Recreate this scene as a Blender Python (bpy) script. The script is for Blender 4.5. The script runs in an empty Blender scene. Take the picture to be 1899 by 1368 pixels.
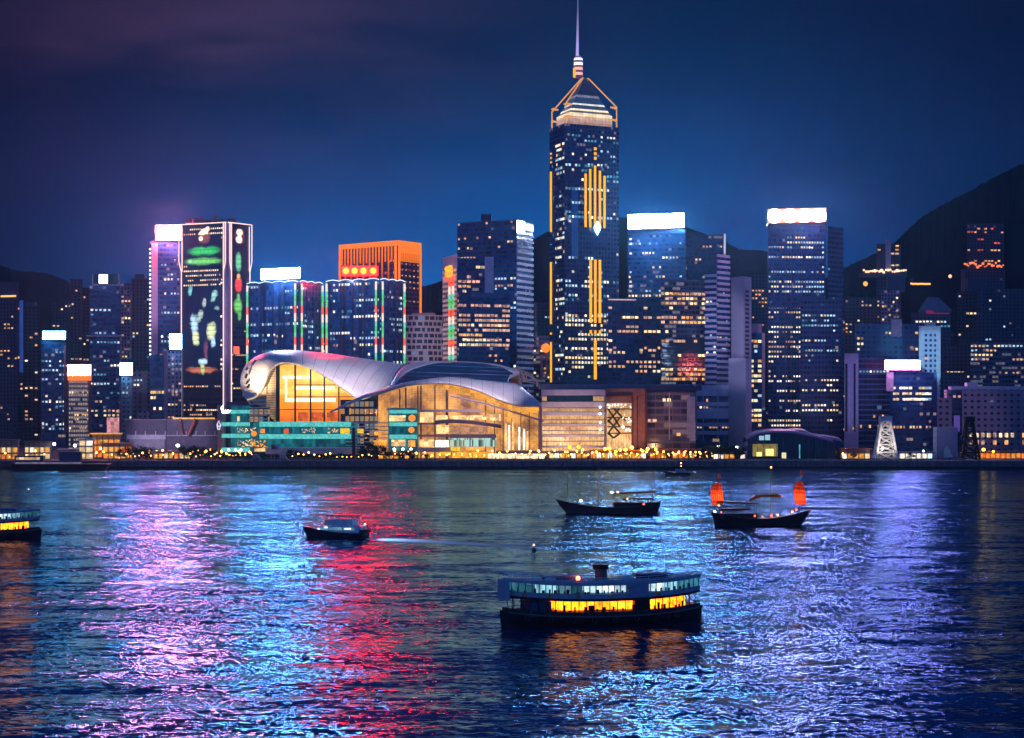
import bpy, math, random
from mathutils import Vector
random.seed(7)
S = bpy.context.scene
COL = S.collection
# ------------------------------------------------------------------ camera
F, CX, HY, CAMH = 4070.0, 949.5, 744.0, 40.0      # focal length in photo pixels, principal column, horizon row, eye height
cam = bpy.data.cameras.new('camera'); camo = bpy.data.objects.new('camera', cam); COL.objects.link(camo)
camo.location = (0, 0, CAMH); camo.rotation_euler = (math.radians(90), 0, 0)
cam.sensor_width = 36; cam.lens = 36*F/1899; cam.shift_y = (HY-684)/1899
cam.clip_start = 1; cam.clip_end = 30000
S.camera = camo
S.view_settings.view_transform = 'Standard'; S.view_settings.look = 'None'
S.view_settings.gamma = 1; S.view_settings.exposure = 0
cy = S.cycles
cy.max_bounces = 5; cy.diffuse_bounces = 2; cy.glossy_bounces = 3; cy.transmission_bounces = 3
cy.transparent_max_bounces = 8; cy.volume_bounces = 0; cy.sample_clamp_indirect = 0; cy.sample_clamp_direct = 0
cy.caustics_reflective = True; cy.use_denoising = True; cy.blur_glossy = 0.0
cy.use_light_tree = True

# ------------------------------------------------------------------ node helper
class NT:
    def __init__(s, nt): s.nt = nt; nt.nodes.clear()
    def n(s, t, **kw):
        o = s.nt.nodes.new(t)
        for k, v in kw.items(): setattr(o, k, v)
        return o
    def put(s, sock, v):
        if hasattr(v, 'is_linked') or isinstance(v, bpy.types.NodeSocket): s.nt.links.new(v, sock)
        elif v is not None:
            if sock.type == 'RGBA' and len(v) == 3: v = (*v, 1)
            sock.default_value = v
    def m(s, op, a, b=None, c=None, clamp=False):
        o = s.n('ShaderNodeMath', operation=op, use_clamp=clamp)
        s.put(o.inputs[0], a)
        if b is not None: s.put(o.inputs[1], b)
        if c is not None: s.put(o.inputs[2], c)
        return o.outputs[0]
    def vm(s, op, a, b=None, scale=None):
        o = s.n('ShaderNodeVectorMath', operation=op)
        s.put(o.inputs[0], a)
        if b is not None: s.put(o.inputs[1], b)
        if scale is not None: s.put(o.inputs['Scale'], scale)
        return o.outputs['Value'] if op in ('DOT_PRODUCT', 'LENGTH') else o.outputs[0]
    def mix(s, f, a, b):
        o = s.n('ShaderNodeMix', data_type='RGBA'); s.put(o.inputs[0], f); s.put(o.inputs[6], a); s.put(o.inputs[7], b)
        return o.outputs[2]
    def sep(s, v):
        o = s.n('ShaderNodeSeparateXYZ'); s.put(o.inputs[0], v); return o.outputs
    def comb(s, x, y, z):
        o = s.n('ShaderNodeCombineXYZ'); s.put(o.inputs[0], x); s.put(o.inputs[1], y); s.put(o.inputs[2], z); return o.outputs[0]
    def noise(s, v, scale, detail=2, rough=.5, out=0, dim='3D'):
        o = s.n('ShaderNodeTexNoise', noise_dimensions=dim); s.put(o.inputs['Vector'], v)
        o.inputs['Scale'].default_value = scale; o.inputs['Detail'].default_value = detail; o.inputs['Roughness'].default_value = rough
        return o.outputs[out]
    def white(s, v, out=0):
        o = s.n('ShaderNodeTexWhiteNoise', noise_dimensions='3D'); s.put(o.inputs['Vector'], v); return o.outputs[out]
    def rng(s, v, a, b, c=0.0, d=1.0, smooth=False):
        o = s.n('ShaderNodeMapRange'); o.interpolation_type = 'SMOOTHSTEP' if smooth else 'LINEAR'
        s.put(o.inputs[0], v)
        for i, q in enumerate((a, b, c, d)): s.put(o.inputs[i+1], q)
        return o.outputs[0]
    def ramp(s, f, stops, const=False):
        o = s.n('ShaderNodeValToRGB'); s.put(o.inputs[0], f); cr = o.color_ramp
        if const: cr.interpolation = 'CONSTANT'
        while len(cr.elements) < len(stops): cr.elements.new(1)
        for e, (p, c) in zip(cr.elements, stops): e.position = p; e.color = (*c, 1)
        return o.outputs[0]
    def bsdf(s, color, rough=.5, spec=.5, emit=None, estr=0, metal=0, normal=None, ior=None):
        o = s.n('ShaderNodeBsdfPrincipled'); s.put(o.inputs['Base Color'], color); s.put(o.inputs['Roughness'], rough)
        s.put(o.inputs['Specular IOR Level'], spec); s.put(o.inputs['Metallic'], metal)
        if emit is not None: s.put(o.inputs['Emission Color'], emit); s.put(o.inputs['Emission Strength'], estr)
        if normal is not None: s.put(o.inputs['Normal'], normal)
        if ior: o.inputs['IOR'].default_value = ior
        return o.outputs[0]
    def out(s, sh, vol=None):
        o = s.n('ShaderNodeOutputMaterial')
        if sh is not None: s.nt.links.new(sh, o.inputs[0])
        if vol is not None: s.nt.links.new(vol, o.inputs[1])

# ------------------------------------------------------------------ world: dusk sky
world = bpy.data.worlds.new('World'); S.world = world; world.use_nodes = True
SUN_EL, SUN_ROT = math.radians(6), math.radians(200)
def build_world():
    t = NT(world.node_tree)
    d = t.n('ShaderNodeTexCoord').outputs['Generated']
    x, y, z = t.sep(d)
    yy = t.m('MAXIMUM', y, 0.05)
    az, el = t.m('DIVIDE', x, yy), t.m('DIVIDE', z, yy)
    def gauss(cx, sx, cz, sz):
        a = t.m('POWER', t.m('ABSOLUTE', t.m('DIVIDE', t.m('SUBTRACT', az, cx), sx)), 2)
        b = t.m('POWER', t.m('ABSOLUTE', t.m('DIVIDE', t.m('SUBTRACT', el, cz), sz)), 2)
        return t.m('EXPONENT', t.m('MULTIPLY', t.m('ADD', a, b), -1))
    base = t.mix(t.rng(el, 0.0, 0.19, smooth=True), (0.0006, 0.038, 0.165), (0.0002, 0.0060, 0.026))
    glow = t.vm('SCALE', (0.0, 0.080, 0.28), scale=gauss(-0.02, 0.125, 0.045, 0.055))
    glow2 = t.vm('SCALE', (0.0, 0.022, 0.080), scale=gauss(0.05, 0.17, 0.08, 0.10))
    zenith_fill = t.vm('SCALE', (0.002, 0.090, 0.34), scale=t.rng(el, 0.21, 0.50, smooth=True))  # brighter blue sky above the frame, added to fill the water with blue
    side = t.m('MAXIMUM', t.rng(az, 0.10, 0.25), t.rng(az, -0.12, -0.24))
    basep = t.mix(t.m('MULTIPLY', side, 0.8), base, (0.0026, 0.0032, 0.021))
    nz = t.noise(t.vm('MULTIPLY', d, (7, 7, 26)), 1.0, 4, .55)
    cm = t.m('MULTIPLY', gauss(-0.135, 0.115, 0.155, 0.05), t.rng(nz, 0.36, 0.72, smooth=True))
    cloud = t.vm('SCALE', (0.050, 0.021, 0.042), scale=cm)
    nz2 = t.noise(t.vm('MULTIPLY', d, (5, 5, 18)), 1.0, 3, .5)
    var = t.rng(nz2, 0.3, 0.75, 0.78, 1.16)
    front = t.vm('SCALE', t.vm('ADD', t.vm('ADD', t.vm('ADD', t.vm('ADD', basep, zenith_fill), glow), glow2), cloud), scale=var)
    behind = t.vm('SCALE', (0.012, 0.120, 0.47), scale=t.rng(z, 0.0, 0.7, 1.0, 0.35))
    c = t.mix(t.rng(y, 0.25, -0.1, smooth=True), front, behind)
    sky = t.n('ShaderNodeTexSky', sky_type='NISHITA'); sky.sun_disc = False
    sky.sun_elevation = math.radians(-4); sky.sun_rotation = SUN_ROT
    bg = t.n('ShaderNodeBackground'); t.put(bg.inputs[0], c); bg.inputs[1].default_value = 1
    bg2 = t.n('ShaderNodeBackground'); t.put(bg2.inputs[0], sky.outputs[0]); bg2.inputs[1].default_value = 0.05
    add = t.n('ShaderNodeAddShader'); t.nt.links.new(bg.outputs[0], add.inputs[0]); t.nt.links.new(bg2.outputs[0], add.inputs[1])
    o = t.n('ShaderNodeOutputWorld'); t.nt.links.new(add.outputs[0], o.inputs[0])
build_world()
sun = bpy.data.lights.new('dusk_light', 'SUN'); sun.energy = 0.05; sun.angle = math.radians(12); sun.color = (1, .9, .85)
suno = bpy.data.objects.new('dusk_light', sun); COL.objects.link(suno)
suno.rotation_euler = (math.radians(62), 0, math.radians(-28))      # from behind and left of the viewer

# ------------------------------------------------------------------ materials
MATS = {}
def mat(name, fn, sampling=None):
    if name in MATS: return MATS[name]
    m = bpy.data.materials.new(name); m.use_nodes = True
    t = NT(m.node_tree); r = fn(t)
    if r is not None: t.out(r)
    if sampling: m.cycles.emission_sampling = sampling
    MATS[name] = m; return m
def pos(t): return t.n('ShaderNodeNewGeometry').outputs['Position']
def plain(name, c, rough=.6, spec=.4, var=.25, scale=.35, metal=0):
    def fn(t):
        n = t.noise(pos(t), scale, 4, .6)
        col = t.vm('SCALE', c, scale=t.rng(n, .25, .75, 1-var, 1+var))
        return t.bsdf(col, rough, spec, metal=metal)
    return mat(name, fn)
def emis(name, c, k, sampling='AUTO', var=0.0):
    def fn(t):
        s = k
        if var:
            r = t.n('ShaderNodeObjectInfo').outputs['Random']
            r2 = t.white(t.vm('SNAP', pos(t), (2.6, 40, 3.0)))
            s = t.m('MULTIPLY', k, t.rng(t.m('FRACT', t.m('ADD', r, r2)), 0, 1, 1-var, 1+var*.6))
            s = t.m('MULTIPLY', s, t.rng(t.noise(pos(t), .9, 3, .7), .3, .7, .55, 1.35))
        return t.bsdf((.05, .05, .05), .4, .3, c, s)
    return mat(name, fn, sampling)
def facade(name, wall, glass, fh=3.7, cw=3.0, win=(.14, .86, .28, .86), dim=.12, dimc=((.05, .10, .2), (.30, .20, .10)), grough=.18, vstripe=0, dimk=1.0):
    def fn(t):
        uv = t.n('ShaderNodeUVMap').outputs[0]
        u, v, _ = t.sep(uv)
        cu, cv = t.m('DIVIDE', u, cw), t.m('DIVIDE', v, fh)
        fu, fv = t.m('FRACT', cu), t.m('FRACT', cv)
        a = t.m('MULTIPLY', t.m('GREATER_THAN', fu, win[0]), t.m('LESS_THAN', fu, win[1]))
        b = t.m('MULTIPLY', t.m('GREATER_THAN', fv, win[2]), t.m('LESS_THAN', fv, win[3]))
        w = t.m('MULTIPLY', a, b)
        cell = t.comb(t.m('FLOOR', cu), t.m('FLOOR', cv), 3.3)
        rnd = t.white(cell); rnd2 = t.white(t.vm('ADD', cell, (17.3, 5.1, 2)))
        big = t.noise(uv, .018, 3, .6)
        g = t.vm('SCALE', glass, scale=t.m('ADD', .45, t.m('MULTIPLY', rnd, 1.1)))
        wl = t.vm('SCALE', wall, scale=t.rng(big, .3, .7, .75, 1.25))
        if vstripe:
            sv = t.m('LESS_THAN', t.m('FRACT', t.m('DIVIDE', u, vstripe)), .2)
            wl = t.mix(sv, wl, t.vm('SCALE', wl, scale=.4)); w = t.m('MULTIPLY', w, t.m('SUBTRACT', 1, sv))
        col = t.mix(w, wl, g)
        rw = t.m('FRACT', t.m('MULTIPLY', t.white(t.comb(t.m('FLOOR', t.m('DIVIDE', cu, 5.0)), t.m('FLOOR', cv), 9.1)), 1.0))
        lit = t.m('MULTIPLY', w, t.m('GREATER_THAN', t.m('ADD', t.m('MULTIPLY', rnd2, .6), t.m('MULTIPLY', rw, .4)), 1-dim*1.6))
        ec = t.mix(rnd, dimc[0], dimc[1])
        return t.bsdf(col, t.rng(w, 0, 1, .6, grough), .5, ec, t.m('MULTIPLY', lit, dimk))
    return mat(name, fn, 'NONE')

WIN = {  # lit window glows
    'warm': emis('window_warm_white', (1, .74, .40), 1.35, 'NONE', .7),
    'cool': emis('window_cool_white', (.50, .78, 1), .95, 'NONE', .7),
    'amber': emis('window_amber', (1, .47, .14), 1.1, 'NONE', .7),
    'peach': emis('window_peach', (1, .55, .36), .85, 'NONE', .7),
    'teal': emis('window_teal', (.14, .55, .85), .7, 'NONE', .7),
    'red': emis('window_red', (1, .12, .06), .8, 'NONE', .7),
    'white': emis('window_white', (1, .90, .74), 1.6, 'NONE', .6),
}
M = dict(
    dark=plain('dark_metal', (.02, .022, .03), .5), concrete=plain('grey_concrete', (.36, .35, .40), .8, .2),
    pale=plain('pale_render', (.55, .53, .58), .75, .2), lav=plain('lavender_panel', (.50, .46, .58), .55, .4),
    steel=plain('brushed_steel', (.45, .45, .5), .35, .5, metal=.6), stone=plain('promenade_stone', (.30, .27, .27), .85, .2),
    asphalt=plain('dark_ground', (.05, .05, .055), .9, .2), black=plain('black_paint', (.006, .006, .008), .45),
    bark=plain('bark', (.05, .035, .025), .9), white=plain('white_paint', (.72, .74, .78), .45),
    brown=plain('brown_stone', (.32, .17, .15), .8, .2), navy=plain('navy_panel', (.03, .05, .12), .4),
    rust=plain('truss_paint', (.45, .30, .26), .7), hullred=plain('dark_red_hull', (.035, .012, .022), .5),
)
# ------------------------------------------------------------------ geometry helpers
def P(px, py, Y): return Vector(((px-CX)/F*Y, Y, CAMH-(py-HY)/F*Y))
def XY(px, Y): return Vector(((px-CX)/F*Y, Y))
def Z(py, Y): return CAMH-(py-HY)/F*Y
LAND = 4.6
ORG = {}
class MB:
    def __init__(s): s.v = []; s.f = []; s.uv = []; s.mi = []; s.cur = 0
    def poly(s, pts, uvs=None):
        i = len(s.v); s.v += [tuple(p) for p in pts]; s.f.append(tuple(range(i, i+len(pts))))
        s.uv += [tuple(q) for q in (uvs or [(0, 0)]*len(pts))]; s.mi.append(s.cur)
    def hexa(s, b, t_):     # b,t_: 4 points each, counter-clockwise seen from above
        s.poly(b[::-1]); s.poly(t_)
        for i in range(4):
            j = (i+1) % 4
            w = (Vector(b[j])-Vector(b[i])).length; h = (Vector(t_[i])-Vector(b[i])).length
            s.poly([b[i], b[j], t_[j], t_[i]], [(0, 0), (w, 0), (w, h), (0, h)])
    def box(s, x0, y0, z0, x1, y1, z1):
        if x0 > x1: x0, x1 = x1, x0
        if y0 > y1: y0, y1 = y1, y0
        if z0 > z1: z0, z1 = z1, z0
        s.hexa([(x0, y0, z0), (x1, y0, z0), (x1, y1, z0), (x0, y1, z0)], [(x0, y0, z1), (x1, y0, z1), (x1, y1, z1), (x0, y1, z1)])
    def pbox(s, px0, py0, px1, py1, Y, d=1.0):   # a real box d metres deep whose front is at distance Y
        a, b = P(px0, py1, Y), P(px1, py0, Y); s.box(a.x, Y, a.z, b.x, Y+d, b.z)
    def prism(s, pts, z0, z1, z1s=None):          # pts counter-clockwise from above
        n = len(pts); L = 0
        zt = z1s or [z1]*n
        s.poly([(p[0], p[1], z0) for p in pts][::-1]); s.poly([(p[0], p[1], z) for p, z in zip(pts, zt)])
        for i in range(n):
            p, q = pts[i], pts[(i+1) % n]; w = math.hypot(q[0]-p[0], q[1]-p[1])
            s.poly([(p[0], p[1], z0), (q[0], q[1], z0), (q[0], q[1], zt[(i+1) % n]), (p[0], p[1], zt[i])],
                   [(L, z0), (L+w, z0), (L+w, zt[(i+1) % n]), (L, zt[i])]); L += w
    def tube(s, pts, r, n=6):
        pts = [Vector(p) for p in pts]; rs = r if isinstance(r, (list, tuple)) else [r]*len(pts); rings = []
        for i, p in enumerate(pts):
            d = (pts[min(i+1, len(pts)-1)]-pts[max(i-1, 0)]).normalized()
            up = Vector((0, 0, 1)) if abs(d.z) < .9 else Vector((0, 1, 0))
            a = d.cross(up).normalized(); b = a.cross(d).normalized()
            rings.append([p+(a*math.cos(2*math.pi*k/n)+b*math.sin(2*math.pi*k/n))*rs[i] for k in range(n)])
        for i in range(len(rings)-1):
            for k in range(n): s.poly([rings[i][k], rings[i][(k+1) % n], rings[i+1][(k+1) % n], rings[i+1][k]])
        s.poly(rings[0]); s.poly(rings[-1][::-1])
    def grid(s, rows):
        L = [0.0]
        for j in range(len(rows[0])-1): L.append(L[-1]+(Vector(rows[0][j+1])-Vector(rows[0][j])).length)
        H = [0.0]
        mid = len(rows[0])//2
        for i in range(len(rows)-1): H.append(H[-1]+(Vector(rows[i+1][mid])-Vector(rows[i][mid])).length)
        for i in range(len(rows)-1):
            for j in range(len(rows[0])-1):
                s.poly([rows[i][j], rows[i][j+1], rows[i+1][j+1], rows[i+1][j]], [(L[j], H[i]), (L[j+1], H[i]), (L[j+1], H[i+1]), (L[j], H[i+1])])
    def ball(s, c, r, n=8, sq=1.0):
        c = Vector(c); m = n//2
        R = [[c+Vector((r*math.sin(math.pi*i/m)*math.cos(2*math.pi*k/n), r*math.sin(math.pi*i/m)*math.sin(2*math.pi*k/n), -r*sq*math.cos(math.pi*i/m))) for k in range(n+1)] for i in range(m+1)]
        s.grid(R)
    def lathe(s, prof, c=(0, 0, 0), n=12):
        R = [[(c[0]+r*math.cos(2*math.pi*k/n), c[1]+r*math.sin(2*math.pi*k/n), c[2]+z) for k in range(n+1)] for r, z in prof]
        s.grid(R)
    def build(s, name, m, parent=None, local=False, smooth=False, merge=False):
        o_ = Vector((0, 0, 0)) if (parent is None or local) else ORG[parent.name]
        me = bpy.data.meshes.new(name)
        me.from_pydata([(a-o_.x, b-o_.y, c-o_.z) for a, b, c in s.v], [], s.f)
        ul = me.uv_layers.new(name='UVMap'); flat = [q for uv in s.uv for q in uv]; ul.data.foreach_set('uv', flat)
        for q in (m if isinstance(m, (list, tuple)) else [m]): me.materials.append(q)
        if any(s.mi): me.polygons.foreach_set('material_index', s.mi)
        if merge:
            import bmesh
            bm = bmesh.new(); bm.from_mesh(me); bmesh.ops.remove_doubles(bm, verts=bm.verts, dist=.002)
            bmesh.ops.recalc_face_normals(bm, faces=bm.faces); bm.to_mesh(me); bm.free()
        if smooth: me.polygons.foreach_set('use_smooth', [True]*len(me.polygons))
        me.update()
        o = bpy.data.objects.new(name, me); COL.objects.link(o)
        if parent: o.parent = parent; ORG[o.name] = ORG[parent.name]
        else: ORG[o.name] = Vector((0, 0, 0))
        return o
def thing(name, label, cat, loc, group=None, rz=0):
    o = bpy.data.objects.new(name, None); COL.objects.link(o); o.location = loc; o.rotation_euler = (0, 0, rz)
    o.empty_display_size = .5; ORG[o.name] = Vector(loc)
    return tag(o, label, cat, group)
def tag(o, label=None, cat=None, group=None, kind=None):
    if label: o['label'] = label
    if cat: o['category'] = cat
    if group: o['group'] = group
    if kind: o['kind'] = kind
    return o
def dup(root, loc, label=None, rz=None, scale=None):
    r = root.copy(); COL.objects.link(r); r.location = loc
    if label: r['label'] = label
    if rz is not None: r.rotation_euler = (0, 0, rz)
    if scale: r.scale = scale
    for ch in list(root.children):
        c = ch.copy(); COL.objects.link(c); c.parent = r
        for g in ch.children:
            d = g.copy(); COL.objects.link(d); d.parent = c
    return r
def spline(pts, n):
    pts = [Vector(p) for p in pts]; out = []
    for k in range(n):
        t_ = k/(n-1)*(len(pts)-1); i = min(int(t_), len(pts)-2); f = t_-i
        p0, p1, p2, p3 = pts[max(i-1, 0)], pts[i], pts[i+1], pts[min(i+2, len(pts)-1)]
        out.append(.5*((2*p1)+(p2-p0)*f+(2*p0-5*p1+4*p2-p3)*f*f+(3*p1-p0-3*p2+p3)*f**3))
    return out
UNIT = {}
def unit(k):
    if k not in UNIT:
        b = MB(); b.box(-.5, -.5, -.5, .5, .5, .5); me = bpy.data.meshes.new('lit_window_'+k)
        me.from_pydata(b.v, [], b.f); me.materials.append(WIN[k]); UNIT[k] = me
    return UNIT[k]
FILLERS = {}
class Tower:
    """A building: footprint corners seen left to right as (photo column, distance), top given as photo row at the nearest corner."""
    def __init__(s, name, label, corners, ytop, m, depth=None, z0=LAND, cat='building', group=None, wall='wall', zt=None):
        pts = [XY(*c) for c in corners]; s.c = pts; s.cor = corners
        near = min(corners, key=lambda c: c[1]); s.Y = near[1]
        s.zt = zt if zt is not None else Z(ytop, near[1]); s.z0 = z0
        if len(pts) == 2:
            d = (pts[1]-pts[0]); nrm = Vector((-d.y, d.x)).normalized(); dep = depth or max(14, min(45, d.length))
            foot = [pts[0], pts[1], pts[1]*(1+dep/pts[1].length), pts[0]*(1+dep/pts[0].length)]
        elif len(pts) == 3: foot = [pts[0], pts[1], pts[2], pts[0]+pts[2]-pts[1]]
        else: foot = list(pts)+[pts[-1]+Vector((-4, 30)), pts[0]+Vector((4, 30))]
        s.foot = foot
        cen = sum(foot, Vector((0, 0)))/len(foot)
        s.root = thing(name, label, cat, (cen.x, cen.y, z0), group)
        b = MB(); b.prism(foot, z0, s.zt); s.body = b.build(wall, m, s.root)
        s.cells = []; s.m = m
    def face(s, i):
        a, b = s.c[i], s.c[i+1]; d = (b-a); w = d.length; d = d/w; n = Vector((d.y, -d.x)); return a, d, w, n
    def u(s, i, px):            # metres along face i of the sight line through photo column px
        a, d, w, n = s.face(i); k = (px-CX)/F
        den = d.x-k*d.y
        return (k*a.y-a.x)/den
    def at(s, i, u, z, out=0.0):
        a, d, w, n = s.face(i); q = a+d*u+n*out; return Vector((q.x, q.y, z))
    def z(s, i, px, py): a = s.at(i, s.u(i, px), 0); return Z(py, a.y)
    def panel(s, i, px0, py0, px1, py1, b=None, out=.5, inn=-.1):     # box on face i spanning photo columns/rows
        own = b is None; b = b or MB()
        u0, u1 = s.u(i, px0), s.u(i, px1); zt, zb = s.z(i, (px0+px1)/2, py0), s.z(i, (px0+px1)/2, py1)
        s.ubox(i, u0, zb, u1, zt, b, out, inn); return b
    def ubox(s, i, u0, z0, u1, z1, b, out=.5, inn=-.1):
        bt = [s.at(i, u0, z0, out), s.at(i, u1, z0, out), s.at(i, u1, z0, inn), s.at(i, u0, z0, inn)]
        tp = [Vector((q.x, q.y, z1)) for q in bt]
        a, bb = bt[0], bt[1]
        b.poly(bt[::-1]); b.poly(tp)
        for k in range(4):
            j = (k+1) % 4
            if k == 0: b.poly([bt[0], bt[1], tp[1], tp[0]], [(u0, z0), (u1, z0), (u1, z1), (u0, z1)])
            else: b.poly([bt[k], bt[j], tp[j], tp[k]])
    def part(s, name, m, rects, out=.5, group=True):       # rects: list of (face, px0, py0, px1, py1) in ONE mesh
        b = MB()
        for r in rects: s.panel(*r, b=b, out=out)
        return b.build(name, m, s.root)
    def lit(s, i, py0, py1, pal, p=.25, fh=3.7, cw=3.0, px0=None, px1=None, ww=.64, wh=.42, run=3.0, rowp=.75, k=1.0):
        run = 1+(run-1)*.62; p = min(.97, p*1.22)
        a, d, w, n = s.face(i)
        u0 = s.u(i, px0) if px0 else 0; u1 = s.u(i, px1) if px1 else w
        ym = (px0 or s.cor[i][0])
        zt, zb = s.z(i, ym, py0), s.z(i, ym, py1)
        cols = max(1, int((u1-u0-.4)/cw)); cwid = (u1-u0-.4)/cols; rows = max(1, int((zt-zb)/fh))
        kk = [q for q, wt in pal for _ in range(wt)]
        for r in range(rows):
            z_ = zt-(r+.5)*fh
            pr = p*random.choice((.15, .5, 1, 1.3, 2.2)) if random.random() < rowp else p*.1
            on = random.random() < pr; mk = random.choice(kk)
            for c in range(cols):
                if random.random() < 1/run: on = random.random() < pr; mk = random.choice(kk)
                if on and random.random() > .14: s.cells.append((i, u0+.2+(c+.5)*cwid, z_, cwid*ww*random.uniform(.75, 1), fh*wh, mk))
        return s
    def done(s, cap=100):
        cells = s.cells; random.shuffle(cells)
        for q in cells[:cap]:
            i, u, z_, w_, h_, mk = q
            o = bpy.data.objects.new('lit_window', unit(mk)); a, d, w, n = s.face(i)
            o.location = s.at(i, u, z_, .12)-ORG[s.root.name]; o.scale = (w_, .3, h_)
            o.rotation_euler = (0, 0, math.atan2(d.y, d.x)); o.parent = s.root; COL.objects.link(o)
        rest = cells[cap:]
        if rest:
            b = MB(); keys = sorted({q[5] for q in rest})
            for i, u, z_, w_, h_, mk in rest:
                b.cur = keys.index(mk); s.ubox(i, u-w_/2, z_-h_/2, u+w_/2, z_+h_/2, b, out=.27, inn=-.03)
            o = b.build('lit_window_field', [WIN[k] for k in keys], s.root); o['kind'] = 'stuff'
        return s
    def roofbox(s, name, px0, px1, py0, m, inset=6, h=None, d=10):
        b = MB(); a, c = P(px0, py0, s.Y+inset), P(px1, py0, s.Y+inset)
        b.box(a.x, s.Y+inset, s.zt-.05, c.x, s.Y+inset+d, a.z); return b.build(name, m, s.root)
def neon(t, name, m, segs, r=.35):    # segs: polylines of world points, one mesh
    b = MB()
    for q in segs: b.tube(q, r, 5)
    return b.build(name, m, t.root)

def sign(label, px0, py0, px1, py1, Y, color, k, base_z, frame=None, slope=0, mats=None):
    a, b_ = P(px0, py1, Y), P(px1, py0, Y)
    r = thing('rooftop_sign', label, 'rooftop sign', ((a.x+b_.x)/2, Y+1, base_z))
    b = MB(); dz = slope/F*Y
    bt = [(a.x, Y, a.z), (b_.x, Y-.5, a.z+dz), (b_.x, Y+.6, a.z+dz), (a.x, Y+.6, a.z)]; tp = [(q[0], q[1], q[2]+(b_.z-a.z)) for q in bt]
    b.hexa(bt, tp)
    b.build('lit_panel', mats or emis('sign_glow_%d' % len(MATS), color, k), r)
    f = MB(); f.hexa([(a.x-.4, Y+.8, a.z-.3), (b_.x+.4, Y+.8, a.z+dz-.3), (b_.x+.4, Y+1.8, a.z+dz-.3), (a.x-.4, Y+1.8, a.z-.3)],
                     [(a.x-.4, Y+.8, b_.z+.3), (b_.x+.4, Y+.8, b_.z+dz+.3), (b_.x+.4, Y+1.8, b_.z+dz+.3), (a.x-.4, Y+1.8, b_.z+.3)])
    f.build('backing_frame', frame or M['dark'], r)
    n = max(2, int((b_.x-a.x)/6))
    if a.z-.3 > base_z+.3:
        for i in range(n):
            x = a.x+(b_.x-a.x)*(i+.5)/n
            g = MB(); g.box(x-.3, Y+.9, base_z, x+.3, Y+1.6, a.z+dz*(i+.5)/n-.25); g.build('support_post', M['dark'], r)
    return r
# ------------------------------------------------------------------ setting: water, land, hills
def water_mat(t):
    p = pos(t); x, y, z = t.sep(p)
    def slope(scale, amp, detail, rough, off, sx=1.0):
        v = t.vm('MULTIPLY', t.vm('ADD', p, (off, off*.7, 0)), (scale*sx, scale, scale))
        c = t.noise(v, 1.0, detail, rough, out=1)
        return t.vm('SCALE', t.vm('SUBTRACT', c, (.5, .5, .5)), scale=amp)
    s1 = slope(1.5, .66, 3, .58, 11.0, .5)
    s2 = slope(.42, .36, 2, .55, 57.0, .5)
    patch = t.rng(t.noise(t.vm('MULTIPLY', p, (.006, .016, .01)), 1.0, 3, .55), .32, .68, .55, 1.35)
    s3 = slope(.085, .36, 2, .5, 91.0, .42)
    s = t.vm('SCALE', t.vm('ADD', t.vm('ADD', s1, s2), s3), scale=patch)
    sx, sy, sz = t.sep(s)
    nrm = t.vm('NORMALIZE', t.comb(t.m('MULTIPLY', sx, 1.85), sy, 1.0))
    fr = t.n('ShaderNodeFresnel'); fr.inputs['IOR'].default_value = 1.55; t.put(fr.inputs['Normal'], nrm)
    gl = t.n('ShaderNodeBsdfGlossy'); t.put(gl.inputs['Color'], WATER_TINT); gl.inputs['Roughness'].default_value = .08; t.put(gl.inputs['Normal'], nrm)
    df = t.n('ShaderNodeBsdfDiffuse'); t.put(df.inputs['Color'], (.001, .026, .10)); t.put(df.inputs['Normal'], nrm)
    mx = t.n('ShaderNodeMixShader'); t.put(mx.inputs[0], t.rng(fr.outputs[0], .04, 1, .12, 1.0))
    t.nt.links.new(df.outputs[0], mx.inputs[1]); t.nt.links.new(gl.outputs[0], mx.inputs[2]); return mx.outputs[0]
WATER_TINT = (.20, .56, 1)
water = MB(); water.poly([(-2900, -50, 0), (2900, -50, 0), (2900, 1305, 0), (-2900, 1305, 0)])
tag(water.build('harbour_water', mat('harbour_water', water_mat)), 'dark rippled harbour water streaked with coloured reflections', 'water', kind='structure')
land = MB(); land.hexa([(-2900, 1304, -4), (2900, 1304, -4), (2900, 4340, -4), (-2900, 4340, -4)], [(-2900, 1304, LAND-.15), (2900, 1304, LAND-.15), (2900, 4340, LAND-.15), (-2900, 4340, LAND-.15)])
tag(land.build('ground', M['asphalt']), 'dark city ground behind the sea wall', 'ground', kind='structure')
def wallm(t):
    p = pos(t); x, y, z = t.sep(p); n = t.noise(t.vm('MULTIPLY', p, (.5, .1, .12)), 1.0, 4, .65)
    c = t.vm('SCALE', (.12, .11, .135), scale=t.rng(n, .3, .7, .5, 1.35)); j = t.m('LESS_THAN', t.m('FRACT', t.m('DIVIDE', x, 6.0)), .03)
    c = t.mix(j, c, (.02, .02, .025)); return t.bsdf(t.mix(t.rng(z, 1.7, 1.1), c, (.012, .016, .014)), .8, .3)
sw = MB(); sw.box(-2900, 1300, -4, 2900, 1303.9, LAND+.1)
tag(sw.build('sea_wall', mat('sea_wall_concrete', wallm)), 'long dark concrete sea wall along the water', 'sea wall', kind='structure')
pr = MB(); pr.box(-2900, 1304, LAND-.5, 2900, 1352, LAND)
tag(pr.build('promenade', M['stone']), 'paved waterfront promenade behind the sea wall', 'promenade', kind='structure')

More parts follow.
